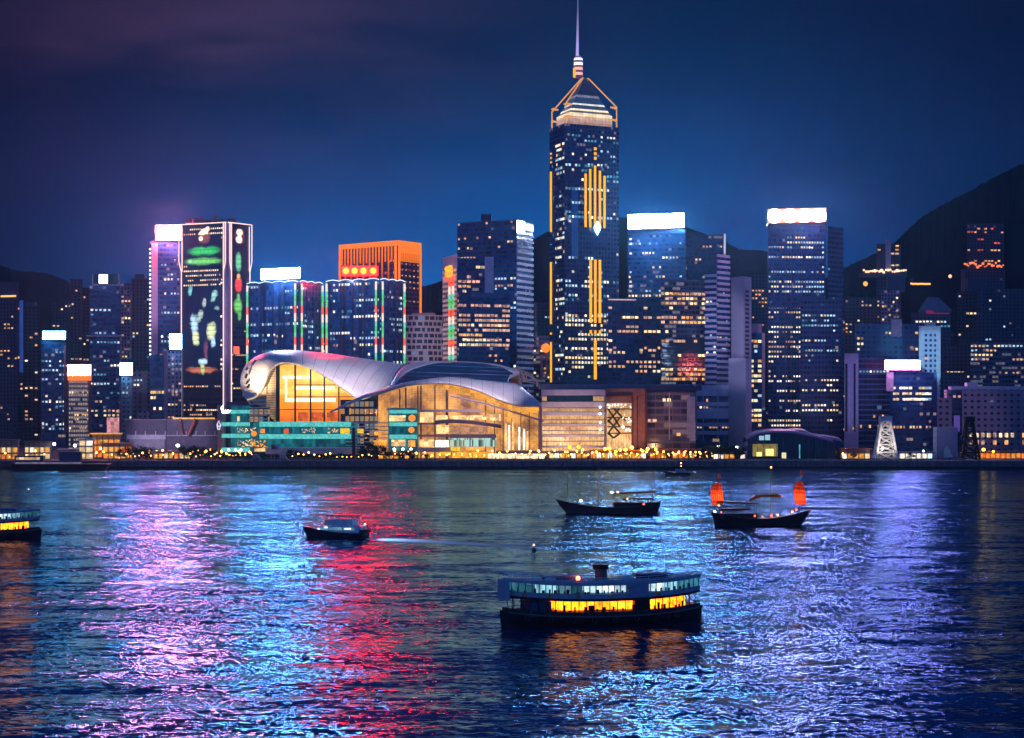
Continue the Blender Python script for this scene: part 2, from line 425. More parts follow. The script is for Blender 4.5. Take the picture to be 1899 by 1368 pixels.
def hills(name, pts, Y, label, depth, seed):
    rr = random.Random(seed); crest = [P(a, b, Y) for a, b in pts]
    n = 160; c = spline(crest, n); b = MB(); rows = []
    prof = [(-1.0, 0), (-.62, .40), (-.3, .74), (0, 1.0), (.5, .6), (1.1, 0)]
    jit = [rr.uniform(-1, 1) for _ in range(n)]
    for k, (dy, hf) in enumerate(prof):
        rows.append([(q.x*(1+dy*depth/Y), q.y+dy*depth, max(-2, q.z*hf+(6*math.sin(i*.31+k*2) if 0 < k < 5 and k != 3 else 0)+(1.0*jit[i] if k == 3 else 0))) for i, q in enumerate(c)])
    b.grid(rows)
    return tag(b.build(name, plain('hill_scrub', (.006, .005, .008), .95, .1, .5, .012), smooth=True), label, 'hill', kind='structure')
hills('hill', [(-420, 470), (-200, 468), (-60, 478), (0, 492), (30, 501), (80, 506), (115, 517), (140, 528), (200, 545), (300, 570), (460, 590), (560, 575), (680, 550), (780, 531), (810, 524), (850, 512), (920, 480), (985, 446), (1020, 428), (1090, 402), (1180, 405), (1260, 418), (1345, 448), (1372, 462), (1424, 466), (1500, 500), (1640, 560), (1800, 600), (2100, 620)], 3300, 'dark purple ridge of hills behind the skyline', 900, 3)
hills('mountain', [(1380, 640), (1470, 560), (1560, 500), (1600, 481), (1640, 462), (1668, 441), (1700, 410), (1740, 384), (1790, 358), (1845, 328), (1900, 302), (1990, 270), (2150, 250), (2400, 270), (2700, 330)], 2500, 'steep black mountain rising at the right edge', 430, 5)

def haze_mat(t):
    v = t.n('ShaderNodeVolumePrincipled'); v.inputs['Color'].default_value = (.20, .64, 1, 1)
    v.inputs['Density'].default_value = HAZE; v.inputs['Anisotropy'].default_value = .8
    t.out(None, v.outputs[0])
HAZE = 0.00005

# ------------------------------------------------------------------ facades
FA = dict(
    blue=facade('blue_glass_wall', (.014, .085, .23), (.008, .10, .30), 3.7, 2.6, (.06, .94, .28, .82)),
    bluebay=facade('blue_bay_wall', (.012, .075, .25), (.012, .12, .38), 3.8, 2.6, (.08, .92, .18, .9), .05, vstripe=15),
    deep=facade('deep_blue_glass', (.006, .050, .15), (.005, .080, .24), 3.6, 2.4, (.03, .97, .34, .9), .08),
    night=facade('night_tower_wall', (.032, .034, .085), (.010, .018, .055), 3.1, 3.4, (.3, .7, .3, .75), .07, ((.30, .18, .10), (.12, .10, .14))),
    purple=facade('purple_apartment_wall', (.17, .12, .24), (.03, .03, .08), 3.1, 2.8, (.22, .78, .25, .8), .18, ((.35, .2, .15), (.2, .22, .3))),
    screen=facade('screen_tower_wall', (.004, .028, .10), (.004, .040, .14), 3.6, 2.2, (.12, .88, .2, .85), .05, ((.4, .26, .12), (.1, .14, .2))),
    teal=facade('teal_wall', (.02, .16, .30), (.02, .12, .24), 3.8, 4.2, (.2, .8, .3, .8), .04),
    orange=facade('violet_fin_wall', (.10, .06, .24), (.05, .04, .16), 3.6, 2.2, (.2, .8, .2, .8), .05),
    pale=facade('pale_grid_wall', (.55, .62, .75), (.03, .05, .12), 3.8, 3.6, (.28, .78, .3, .78), .04),
    office=facade('dim_office_wall', (.10, .09, .17), (.03, .04, .09), 3.6, 2.6, (.08, .92, .3, .85), .22, ((.16, .12, .10), (.06, .08, .12))),
    lowpurple=facade('purple_punched_wall', (.28, .20, .30), (.02, .02, .05), 4.2, 4.6, (.3, .75, .35, .75), .06),
    grey=facade('grey_punched_wall', (.17, .17, .24), (.02, .03, .06), 3.4, 3.4, (.3, .72, .3, .72), .08),
)
W_WC = [('warm', 3), ('cool', 3), ('white', 1)]
W_COOL = [('cool', 5), ('white', 2), ('teal', 2)]
W_WARM = [('warm', 4), ('amber', 2), ('peach', 2)]
W_AMB = [('amber', 3), ('peach', 2), ('warm', 1)]
W_PEACH = [('peach', 5), ('warm', 2), ('amber', 1)]

# ------------------------------------------------------------------ far-left cluster
t = Tower('apartment_tower', 'dark apartment tower with an orange light strip at the left edge', [(-14, 1800), (33, 1790)], 553, FA['night'], 22)
t.lit(0, 556, 810, W_AMB, .10, 3.1, 3.4, run=1.3, ww=.55); t.roofbox('roof_plant', -6, 30, 522, M['navy'])
t.part('light_strip', emis('orange_strip', (1, .38, .10), 2.0, 'NONE'), [(0, -6, 547.5, 30, 550.5)], .6); t.done()
t = Tower('slab_tower', 'thin dark tower with a blue lit corner at far left', [(31, 1830), (43, 1825)], 556, FA['night'], 20)
t.part('lit_corner', emis('blue_corner_tube', (.03, .08, .40), .6, 'NONE'), [(0, 37, 557, 43, 690)], .4); t.lit(0, 560, 800, W_AMB, .06, run=1.2).done()
t = Tower('apartment_tower', 'dark purple apartment tower right of the blue lit corner', [(44, 1860), (72, 1865)], 566, FA['night'], 24)
t.lit(0, 600, 810, W_AMB, .22, 3.3, 3.2, run=1.4, ww=.6); t.roofbox('roof_plant', 46, 64, 560, M['navy']); t.lit(0, 567, 574, [('white', 1)], .6).done()
t = Tower('office_tower', 'blue office tower under the small white sign at far left', [(76, 1700), (122, 1705)], 630, FA['blue'], 30)
t.lit(0, 640, 800, W_COOL, .30, 3.5, 2.6, run=2.5); t.lit(0, 730, 800, W_WARM, .35, 3.5, 2.6, run=2)
t.part('edge_pilaster', plain('mauve_panel', (.35, .22, .34)), [(0, 118, 640, 122, 800)], .8); t.done()
sign('small white rooftop sign with a teal end at far left', 79, 614, 121, 629, 1699, (.30, .78, 1), 26, Z(630, 1700))
t = Tower('apartment_tower', 'dark tower behind the small teal sign, topmost in the left group', [(130, 2050), (153, 2055)], 517, FA['night'], 30)
t.lit(0, 535, 700, W_AMB, .14, 3.2, 3.4, run=1.3, ww=.6).done()
t = Tower('apartment_tower', 'narrow dark tower squeezed left of the framed roof sign', [(153, 2080), (166, 2080)], 533, FA['night'], 30)
t.lit(0, 540, 700, W_PEACH, .10, run=1.3).done()
t = Tower('office_tower', 'blue tower with an open roof frame and round white light', [(166, 1760), (223, 1765)], 529, FA['blue'], 34)
t.lit(0, 570, 622, W_COOL, .18, run=4); t.lit(0, 630, 740, W_COOL, .42, 3.7, 2.4, run=4); t.lit(0, 740, 790, W_PEACH, .55, run=4)
t.part('ledge', M['lav'], [(0, 160, 621.5, 226, 624)], 2); t.part('mauve_edge', plain('mauve_panel', (.35, .22, .34)), [(0, 222, 624, 226, 800)], 1)
t.part('roof_frame', M['steel'], [(0, 171, 527, 224, 529), (0, 219, 508, 222, 527), (0, 171, 508, 173, 527)], .6)
b = MB(); b.pbox(172, 508, 219, 527, 1766, 6); b.build('roof_plant', plain('teal_plant', (.03, .16, .2)), t.root)
t.part('lobby_glow', emis('pink_lobby', (1, .40, .42), .7, 'NONE', .5), [(0, 198, 774, 221, 803)], .5); t.done()
sg = sign('round white light on the left tower with the roof frame', 184, 509, 199, 525, 1758, (.8, .9, 1), 16, Z(528, 1758))
t = Tower('apartment_tower', 'violet slab tower beside the tower with the roof frame', [(224, 1900), (243, 1905)], 524, FA['purple'], 26)
t.lit(0, 530, 670, W_WARM, .10, run=1.5).done()
t = Tower('apartment_tower', 'dark tower left of the white dotted edge tower', [(244, 1960), (278, 1965)], 516, FA['night'], 30)
t.lit(0, 520, 680, W_COOL, .10, run=1.6); t.lit(0, 560, 680, W_WARM, .08, run=1.6); t.roofbox('roof_plant', 250, 268, 508, M['navy']).name; t.done()
# orange sign tower
t = Tower('office_tower', 'slim tower of lit window grid under the orange and white sign', [(127, 1620), (166, 1622)], 706, facade('fine_grid_wall', (.34, .25, .30), (.06, .05, .08), 3.3, 1.7, (.2, .8, .25, .8), .5, ((.5, .36, .22), (.25, .2, .2))), 24)
t.lit(0, 715, 800, W_WARM, .35, 3.3, 1.7, run=3)
t.part('dark_pier', plain('plum_pier', (.16, .08, .12)), [(0, 119, 690, 126.5, 803), (0, 163.5, 706, 169, 803)], 1.2); t.done()
def orange_sign(tt):
    u = tt.n('ShaderNodeNewGeometry').outputs['Position']; x, y, z = tt.sep(u)
    n = tt.noise(tt.comb(x, 0, 0), .9, 3, .7)
    h = tt.m('SUBTRACT', tt.m('DIVIDE', tt.m('SUBTRACT', z, Z(706, 1618)), Z(676, 1618)-Z(706, 1618)), .30)
    f = tt.rng(tt.m('ADD', h, tt.m('MULTIPLY', tt.m('SUBTRACT', n, .5), -.5)), 0, .12)
    return tt.bsdf((.1, .1, .1), .5, .3, tt.mix(f, (1, .20, .01), (1, .62, .40)), tt.rng(f, 0, 1, 1.1, 14))
sign('orange sign with a white jagged flame top, on slim tower', 125.5, 676, 168, 705, 1618, 0, 0, Z(706, 1620), mats=mat('orange_flame_sign', orange_sign), frame=emis('orange_rim', (1, .2, .05), .8, 'NONE'))
# white-blue square sign
t = Tower('office_building', 'grey building under the square blue-white sign', [(225, 1600), (246, 1602)], 697, FA['grey'], 26)
t.lit(0, 705, 785, W_COOL, .35, 3.6, 2.4, run=5).done()
sign('square blue-white glowing sign beside the left towers', 222.5, 673, 245, 695, 1598, (.2, .62, 1), 60, Z(697, 1600))
t = Tower('office_building', 'dark building with a pale column right of square sign', [(246, 1640), (279, 1642)], 686, FA['grey'], 26)
t.lit(0, 700, 785, W_WC, .2, 3.6, 2.4, run=4); t.part('pale_column', M['concrete'], [(0, 263, 688, 273, 762)], 1.5); t.part('lattice_annex', FA['pale'], [(0, 256, 762, 277, 780)], 3); t.done()
# dotted-edge tower with pink sign
t = Tower('office_tower', 'tall tower with a lavender strip, dotted lights and pink sign', [(277, 1700), (336, 1704)], 446, FA['blue'], 36)
t.lit(0, 460, 640, W_COOL, .36, 3.7, 2.3, px0=297, px1=334, run=5); t.lit(0, 480, 560, W_PEACH, .06, px0=297, px1=334)
t.part('lavender_strip', plain('lavender_cladding', (.60, .50, .66), .6, .3, .08), [(0, 281, 451, 292.5, 656)], .8)
b = MB()
for k in range(26): b.ball(t.at(0, t.u(0, 278.4), Z(462+k*7.8, 1700), .5), .8, 6)
o = b.build('dotted_edge_light', emis('dot_white', (.85, .88, 1), 3, 'NONE'), t.root)
t.roofbox('roof_parapet', 283, 335, 444.5, plain('mauve_panel', (.35, .22, .34)), 2); t.done()
sign('large pink-white sign on the tower with dotted edge lights', 289, 418, 335.5, 444, 1698, (1, .115, .19), 780, Z(446, 1700), frame=emis('pink_rim', (1, .10, .25), 1.2, 'NONE'))
t = Tower('office_building', 'dark block with lit window bands below the dotted edge', [(278, 1620), (306, 1622)], 658, FA['deep'], 26)
t.lit(0, 712, 785, W_WARM, .45, 4.0, 2.0, run=9, ww=.95, wh=.5); t.part('mauve_edge', plain('mauve_panel', (.35, .22, .34)), [(0, 304, 650, 310, 780)], 1.2); t.done()
t = Tower('apartment_building', 'purple gridded apartment block beside the screen tower', [(310, 1615), (337, 1617)], 649, FA['purple'], 24)
t.lit(0, 660, 780, W_PEACH, .22, 3.1, 2.3, run=1.6); t.lit(0, 655, 700, W_COOL, .25, 3.1, 2.3, run=2).done()
sign('small blue-white sign tucked against the screen tower', 314.5, 619, 336.5, 647, 1612, (.24, .66, 1), 60, Z(649, 1615))
# ------------------------------------------------------------------ screen tower
t = Tower('screen_tower', 'tower outlined in pinkish neon with green and white projected pictures', [(336, 1674), (421, 1650), (463, 1674)], 412, FA['screen'])
ST = t
OUT = emis('neon_outline', (1, .66, .58), 1.6, 'NONE')
c0, c1 = t.u(0, 415.5), t.u(1, 427.5)
segs = []
w0 = (t.c[1]-t.c[0]).length; w1 = (t.c[2]-t.c[1]).length
zt = t.zt
def edge(i, u_, y0, y1, out=.9): return [t.at(i, u_, Z(y0, 1650), out), t.at(i, u_, Z(y1, 1650), out)]
segs += [[t.at(0, -1.6, zt, .9), t.at(0, w0, zt, .9)], [t.at(1, 0, zt, .9), t.at(1, w1+1.6, zt, .9)]]
segs += [[t.at(0, -1.6, zt, .9), t.at(0, -1.6, Z(482, 1650), .9), t.at(0, .9, Z(500, 1650), .9), t.at(0, .9, Z(776, 1650), .9)],
         [t.at(1, w1+1.6, zt, .9), t.at(1, w1+1.6, Z(482, 1650), .9), t.at(1, w1-.9, Z(500, 1650), .9), t.at(1, w1-.9, Z(550, 1650), .9)]]
segs += [edge(0, 1.6, 416, 500), edge(1, w1-1.6, 416, 500)]
segs += [[t.at(0, c0, zt, .9), t.at(0, c0, Z(776, 1650), .9)], [t.at(1, c1, zt, .9), t.at(1, c1, Z(776, 1650), .9)]]
segs += [[t.at(0, c0+1.8, zt, .9), t.at(0, c0+1.8, Z(487, 1650), .9), t.at(0, c0, Z(502, 1650), .9)], [t.at(1, c1-1.8, zt, .9), t.at(1, c1-1.8, Z(487, 1650), .9), t.at(1, c1, Z(502, 1650), .9)]]
neon(t, 'neon_outline', OUT, segs, .38)
b = MB(); t.ubox(0, c0+.3, Z(778, 1650), w0, Z(413, 1650), b, .5); t.ubox(1, 0, Z(778, 1650), c1-.3, Z(413, 1650), b, .5)
b.build('corner_panel', plain('mauve_cladding', (.55, .42, .60), .6, .3, .08), t.root)
b = MB()
for (a, c, h) in ((345, 356, 405), (360, 378, 404), (380, 392, 407), (396, 404, 400), (405, 420, 406), (422, 436, 404)): b.pbox(a, h, c, 413, 1680, 8)
b.build('roof_plant', plain('rosy_plant', (.30, .18, .22)), t.root)
def media(name, blobs, squash=1.0):     # LED wall: every blob is a lit patch with its own soft outline
    def fn(tt):
        uv = tt.n('ShaderNodeUVMap').outputs[0]
        wob = tt.vm('SCALE', tt.vm('SUBTRACT', tt.noise(uv, .16, 4, .65, out=1), (.5, .5, .5)), scale=5.5)
        acc = None
        for (cu, cv, ru, rv, sh, col, soft, wb) in blobs:
            q = tt.vm('ADD', uv, tt.vm('SCALE', wob, scale=wb))
            u, v, _ = tt.sep(q); du = tt.m('SUBTRACT', u, cu); dv = tt.m('SUBTRACT', v, cv)
            du = tt.m('SUBTRACT', du, tt.m('MULTIPLY', dv, sh))
            r = tt.m('ADD', tt.m('POWER', tt.m('ABSOLUTE', tt.m('DIVIDE', du, ru)), 2.4), tt.m('POWER', tt.m('ABSOLUTE', tt.m('DIVIDE', dv, rv)), 2.4))
            f = tt.rng(r, 1.25+soft, max(0, .55-soft), 0, 1, True)
            c = tt.vm('SCALE', col, scale=f); acc = c if acc is None else tt.vm('MAXIMUM', acc, c)
        uu, vv, _ = tt.sep(uv)
        line = tt.m('MULTIPLY', tt.rng(tt.m('ABSOLUTE', tt.m('SUBTRACT', tt.m('FRACT', tt.m('DIVIDE', vv, 3.6)), .5)), .3, .5, 1, .55), tt.rng(tt.noise(uv, .5, 3, .6), .3, .7, .7, 1.2))
        return tt.bsdf((.006, .032, .115), .3, .5, tt.vm('SCALE', acc, scale=line), 1.35)
    return mat(name, fn)
def blob(i, px, py, rx, ry, col, soft=.5, wb=1.0, sh=0):
    k = 1650/F; return (ST.u(i, px), Z(py, 1655), rx*abs(ST.u(i, px+1)-ST.u(i, px)), ry*k, sh, col, soft, wb)
G1, G2, BW, YW, RD, WR, OG = (.03, .55, .10), (.16, .62, .12), (.55, .80, 1.0), (.80, .88, .45), (.95, .06, .03), (2.6, 1.5, 1.1), (.5, .14, .06)
b = MB(); t.ubox(0, t.u(0, 339), Z(735, 1655), t.u(0, 414), Z(418, 1655), b, .15)
b.build('screen_panel', media('left_screen', [
    blob(0, 379, 428, 7.5, 6, WR, .5, .4, .9), blob(0, 385, 423, 3.6, 4, WR, .5, .3), blob(0, 373, 441, 3.6, 4, WR, .5, .3), blob(0, 379, 437, 10, 11, (.25, .07, .05), .9, .5),
    blob(0, 378, 464, 27, 7.5, G1, .6, .8), blob(0, 377, 483, 30, 6.5, G2, .7, .8), blob(0, 353, 482, 5, 4, (.3, .7, .35), .6, .4),
    blob(0, 353, 537, 3.5, 8, (.2, .62, .58), .7, 1), blob(0, 397, 548, 5, 11, (.32, .66, .5), .7, 1.2, .2), blob(0, 379, 560, 3, 8, (.4, .5, .4), .7, 1), blob(0, 402, 570, 4, 3, (.25, .38, .25), .8, 1),
    blob(0, 360, 600, 7, 20, BW, .6, 1.6, -.1), blob(0, 371, 585, 6, 12, (.42, .58, .48), .7, 1.5, .4), blob(0, 363, 625, 6, 13, YW, .7, 1.3), blob(0, 392, 613, 8, 16, YW, .6, 1.3), blob(0, 395, 633, 4, 10, BW, .7, 1.2),
    blob(0, 376, 671, 8, 5, BW, .6, .9), blob(0, 376, 681, 4, 12, (.5, .6, .2), .7, .8), blob(0, 374, 686, 24, 5, OG, .9, 1.2), blob(0, 382, 650, 3, 16, (.18, .05, .08), .9, 1)]), t.root)
b = MB(); t.ubox(1, t.u(1, 428.5), Z(600, 1655), t.u(1, 459), Z(418, 1655), b, .15)
b.build('screen_panel', media('right_screen', [
    blob(1, 444, 429, 5.5, 5.5, WR, .5, .2), blob(1, 443, 443, 5.5, 5.5, WR, .5, .2), blob(1, 444, 436, 3, 6, WR, .5, .2), blob(1, 444, 436, 8, 13, (.22, .06, .05), .9, .3),
    blob(1, 442, 484, 5, 17, (.16, .60, .28), .5, .4), blob(1, 442, 527, 6.5, 13, RD, .35, .3), blob(1, 442, 512, 3, 6, (.9, .45, .1), .7, .3),
    blob(1, 441, 566, 7.5, 12, (.18, .62, .10), .5, .8), blob(1, 442, 551, 3, 8, (.16, .55, .12), .6, .4), blob(1, 444, 583, 3, 9, (.1, .45, .08), .7, .5)]), t.root)
b = MB(); t.ubox(1, t.u(1, 433), Z(656, 1655), t.u(1, 443), Z(642, 1655), b, .5); b.build('red_logo_light', emis('red_logo', (1, .13, .06), 1.6, 'NONE', .3), t.root)
for y0, y1, p in ((422, 450, .55), (490, 534, .6), (712, 716, .7), (738, 778, .5)): t.lit(0, y0, y1, W_PEACH if y0 > 600 else [('white', 1), ('warm', 2)], p, 3.6, 2.0, px0=340, px1=414, run=4, wh=.3)
t.lit(0, 520, 700, [('white', 1)], .3, 3.6, 2.0, px0=408, px1=414); t.lit(1, 600, 770, W_WARM, .22, 3.6, 2.0, px0=429, px1=459, wh=.3)
t.done()
# ------------------------------------------------------------------ two candy-striped towers
def candy(tt):
    x, y, z = tt.sep(pos(tt)); f = tt.m('FRACT', tt.m('DIVIDE', z, 22.0))
    c = tt.ramp(f, [(0, (.06, .55, .10)), (.2, (.12, .62, .45)), (.36, (.95, .75, .6)), (.62, (1, .10, .03)), (.86, (.15, .6, .3))], True)
    return tt.bsdf((.1, .1, .1), .5, .3, c, 1.15)
CANDY = mat('candy_stripe_tube', candy, 'NONE')
def candy_tower(label, cl, cm, cr, yt, signargs):
    t = Tower('candy_striped_tower', label, cl, yt, FA['bluebay'])
    a = MB(); w0 = (t.c[1]-t.c[0]).length; w1 = (t.c[2]-t.c[1]).length
    for i, u_ in ((0, .6), (0, w0-2.6), (1, 2.6), (1, w1-.6)):
        o = MB(); o.tube([t.at(i, u_, Z(700, 1600), .9), t.at(i, u_, t.zt-2, .9)], .75, 6); o.build('striped_tube', CANDY, t.root)
        a.tube([t.at(i, u_-.7, Z(700, 1600), 1.5), t.at(i, u_-.7, t.zt-2, 1.5)], .16, 5)
    wv = MB()
    for i, w, n in ((0, w0, 4), (1, w1, 3)):
        wv.tube([t.at(i, w*k/40, t.zt-.2+.9*abs(math.sin(math.pi*n*k/40))-.5, .8) for k in range(41)], .28, 5)
    wv.build('wavy_light_string', emis('string_white', (.75, .9, 1), 1.6, 'NONE'), t.root)
    bay = MB()
    for i, w, n in ((0, w0, 4), (1, w1, 3)):
        for k in range(n+1):
            u_ = 2.5+(w-5)*k/n
            t.ubox(i, u_-.9, LAND, u_+.9, t.zt-3, bay, .5)
    bay.build('bay_pier', plain('navy_pier', (.02, .045, .16), .4), t.root)
    t.lit(0, yt+8, 690, W_COOL, .40, 3.8, 2.6, run=3.5); t.lit(1, yt+8, 690, W_COOL, .30, 3.8, 2.4, run=2.2); t.lit(0, yt+60, 690, W_WARM, .05, 3.8, 2.6)
    return t.done()
candy_tower('blue tower with candy striped corner tubes, under the white sign', [(459, 1560), (554, 1530), (597, 1560)], 0, 0, 520, None)
sign('wide blue-white sign on the left candy-striped tower', 484, 499, 556, 518, 1538, (.48, .58, 1), 200, Z(520, 1530), slope=3)
t3 = candy_tower('blue tower with candy striped corner tubes, in front of the orange tower', [(606, 1560), (704, 1530), (749, 1560)], 0, 0, 516, None)
# ------------------------------------------------------------------ orange fin tower
t = Tower('fin_tower', 'square tower crowned with glowing orange vertical fins', [(630, 1760), (738.5, 1710), (780, 1740)], 446, FA['orange'])
def orange_fade(tt):
    x, y, z = tt.sep(pos(tt))
    return tt.bsdf((.12, .05, .03), .5, .3, (1, .20, .012), tt.rng(z, Z(535, 1710), Z(470, 1710), .12, 1.0))
OF = mat('orange_fin', orange_fade, 'NONE'); OB = emis('orange_bar', (1, .20, .012), 1.15, 'NONE')
w0 = (t.c[1]-t.c[0]).length; w1 = (t.c[2]-t.c[1]).length
for i, w, n in ((0, w0, 18), (1, w1, 11)):
    for k in range(n):
        b = MB(); u_ = 1.6+(w-3.2)*(k+.5)/n
        t.ubox(i, u_-.42, Z(520 if k % 2 else 484, 1710) if i == 0 else Z(484, 1710), u_+.42, t.zt-3.5, b, 1.0); b.build('orange_fin', OF, t.root)
b = MB()
for i, w in ((0, w0), (1, w1)): t.ubox(i, 0, t.zt-(3.6 if i == 0 else 9), w, t.zt+.3, b, .9)
b.build('orange_crown', OB, t.root)
for i, u_, y_ in ((0, .8, 590), (0, w0-2.2, 590), (1, w1-.9, 590), (1, .7, 520)):
    b = MB(); t.ubox(i, u_-.75, Z(y_, 1710), u_+.75, t.zt-3, b, 1.1); b.build('orange_corner_bar', OB, t.root)
for k in range(7):
    for j in range(5):
        if k < 6: t.cells.append((1, w1*(j+.9)/5.6, Z(488+k*11+(14 if k > 4 else 0), 1710), 1.2, 1.1, 'peach'))
t.lit(0, 455, 470, [('amber', 1), ('warm', 1)], .12, px0=672, px1=735); t.lit(0, 480, 515, [('red', 1), ('peach', 1)], .3, 4.5, 4, px0=704, px1=735, run=1.1, ww=.35)
t.done()
def red_sign(tt):
    x, y, z = tt.sep(pos(tt)); Ys = 1560; acc = None
    for px in (641.5, 657.5, 674, 692):
        c = P(px, 502, Ys)
        r = tt.m('SQRT', tt.m('ADD', tt.m('POWER', tt.m('SUBTRACT', x, c.x), 2), tt.m('POWER', tt.m('SUBTRACT', z, c.z), 2)))
        g = tt.rng(r, 3.0, 1.2, 0, 1, True); acc = g if acc is None else tt.m('MAXIMUM', acc, g)
    return tt.bsdf((.1, .02, .02), .5, .3, tt.mix(acc, (1, .0003, .0002), (1, .0026, .0002)), tt.rng(acc, 0, 1, 400, 560))
sign('red sign with four glowing yellow characters before the orange fins', 634, 494, 700, 511, 1560, 0, 0, Z(517, 1560), mats=mat('red_character_sign', red_sign), frame=emis('red_rim', (1, .05, .06), .5, 'NONE'))
# ------------------------------------------------------------------ white lattice building (curved)
r = thing('lattice_building', 'curved white lattice building with irregular dark windows', 'building', (P(788, 840, 1620).x, 1620, LAND))
b = MB(); n = 40; rows = []
xa, xb = P(748, 700, 1620).x, P(828, 700, 1620).x
def lat(k, off=0): a = k/n; return (xa+(xb-xa)*a, 1612+18*(a-.35)**2*2-off)
zb, ztp = LAND, Z(584, 1620)
front = [lat(k) for k in range(n+1)]
foot = front+[(xb, 1655), (xa, 1655)]
b.prism(foot, zb, ztp); 
def lattice(tt):
    u, v, _ = tt.sep(tt.n('ShaderNodeUVMap').outputs[0])
    row = tt.m('FLOOR', tt.m('DIVIDE', v, 4.3)); fv = tt.m('FRACT', tt.m('DIVIDE', v, 4.3))
    off = tt.m('MULTIPLY', tt.white(tt.comb(row, 1.0, 2.0)), 4.0)
    wob = tt.m('MULTIPLY', tt.m('SUBTRACT', tt.noise(tt.comb(tt.m('MULTIPLY', u, .22), tt.m('MULTIPLY', row, 7.7), 0), 1.0, 1), .5), 5.0)
    cu = tt.m('DIVIDE', tt.m('ADD', tt.m('ADD', u, off), wob), 4.2); fu = tt.m('FRACT', cu)
    w = tt.m('MULTIPLY', tt.m('MULTIPLY', tt.m('GREATER_THAN', fu, .22), tt.m('LESS_THAN', fu, .93)), tt.m('MULTIPLY', tt.m('GREATER_THAN', fv, .24), tt.m('LESS_THAN', fv, .88)))
    lit = tt.m('MULTIPLY', w, tt.m('GREATER_THAN', tt.white(tt.comb(tt.m('FLOOR', cu), row, 4)), .88))
    return tt.bsdf(tt.mix(w, (.50, .44, .52), (.012, .02, .07)), .5, .4, tt.mix(w, (0, 0, 0), (.12, .16, .3)), lit)
b.build('wall', mat('white_lattice_wall', lattice, 'NONE'), r)
b = MB(); b.box(xa+6, 1625, ztp, xb-9, 1645, Z(580, 1625)); b.build('roof_plant', M['lav'], r)
# ------------------------------------------------------------------ lantern tower and its wide annex
t = Tower('lantern_tower', 'amber-lit office block with a lantern ornament up its pale left side', [(822, 1625), (848, 1585), (916, 1592)], 478, FA['deep'])
t.lit(1, 490, 700, W_PEACH, .62, 3.5, 3.0, run=4, rowp=.9, wh=.52, ww=.9)
t.part('pale_top', plain('pale_mint_panel', (.5, .68, .75)), [(0, 822, 474, 848, 500)], .6)
t.part('pale_face', facade('rosy_side_wall', (.42, .26, .38), (.22, .12, .16), 3.5, 2.0, (.1, .9, .3, .9), .5, ((.5, .26, .2), (.3, .2, .25))), [(0, 822, 500, 848, 690)], .5)
t.part('pale_corner', plain('pale_blue_corner', (.45, .55, .72)), [(1, 899, 476, 915, 545)], .7)
b = MB()
for dx, dz in ((-2.4, 2.4), (2.4, 2.4), (-2.4, -2.4), (2.4, -2.4)): b.ball(t.at(0, t.u(0, 837)+dx*1.6, Z(503, 1600)+dz*.8, 1.6), 2.6, 8)
b.build('lantern', emis('lantern_amber', (1, .36, .02), 1.6, 'NONE', .2), t.root)
b = MB(); t.ubox(0, t.u(0, 825), Z(518, 1600), t.u(0, 847), Z(512, 1600), b, 1.4); b.build('lantern_base', emis('lantern_red', (1, .16, .10), 1.0, 'NONE'), t.root)
b = MB()
for px in (836.5, 843): b.tube([t.at(0, t.u(0, px), Z(668, 1600), 1.2), t.at(0, t.u(0, px), Z(518, 1600), 1.2)], .95, 6)
b.build('striped_tassel', CANDY, t.root); t.done()
t = Tower('office_building', 'wide amber-lit office block joined right of the lantern tower', [(850, 1560), (946, 1575)], 543, FA['deep'], 34)
t.lit(0, 552, 645, W_PEACH, .75, 3.5, 3.0, run=5, rowp=.9, wh=.52, ww=.92); t.lit(0, 645, 700, W_AMB, .28, 3.5, 4, run=1.3, ww=.4); t.part('blue_fascia', plain('blue_fascia', (.03, .12, .3)), [(0, 873, 543, 935, 552)], .6); t.done()
# ------------------------------------------------------------------ dark blue tower with white banded side
t = Tower('office_tower', 'dark blue tower with white banded right side and corner light', [(848, 1690), (958, 1660), (988, 1690)], 407, FA['deep'])
t.lit(0, 412, 560, W_WARM, .20, 3.7, 2.8, run=2.5); t.lit(0, 515, 700, W_WC, .16, 3.7, 2.8); t.lit(1, 440, 700, W_WC, .16, 4.4, 2.4, run=3)
b = MB(); w1 = (t.c[2]-t.c[1]).length
k = 0
while t.zt-10-k*4.4 > LAND+20: t.ubox(1, .2, t.zt-10-k*4.4-1.9, w1, t.zt-10-k*4.4, b, .8); k += 1
b.build('white_band', plain('blue_white_band', (.58, .64, .75), .6, .3, .2), t.root)
t.roofbox('roof_plant', 892, 911, 397, M['navy'], 10, d=14)
b = MB(); t.ubox(1, .5, t.zt-10, w1*.42, t.zt-.4, b, 1.0); b.build('corner_light', emis('corner_white', (.75, .9, 1), 7), t.root)
b = MB(); t.ubox(1, w1*.44, t.zt-7, w1, t.zt-1.5, b, .7); b.build('glowing_louvre', emis('glowing_louvre', (.28, .42, .70), .6, 'NONE'), t.root); t.done()  # louvre shows pale through its own emission
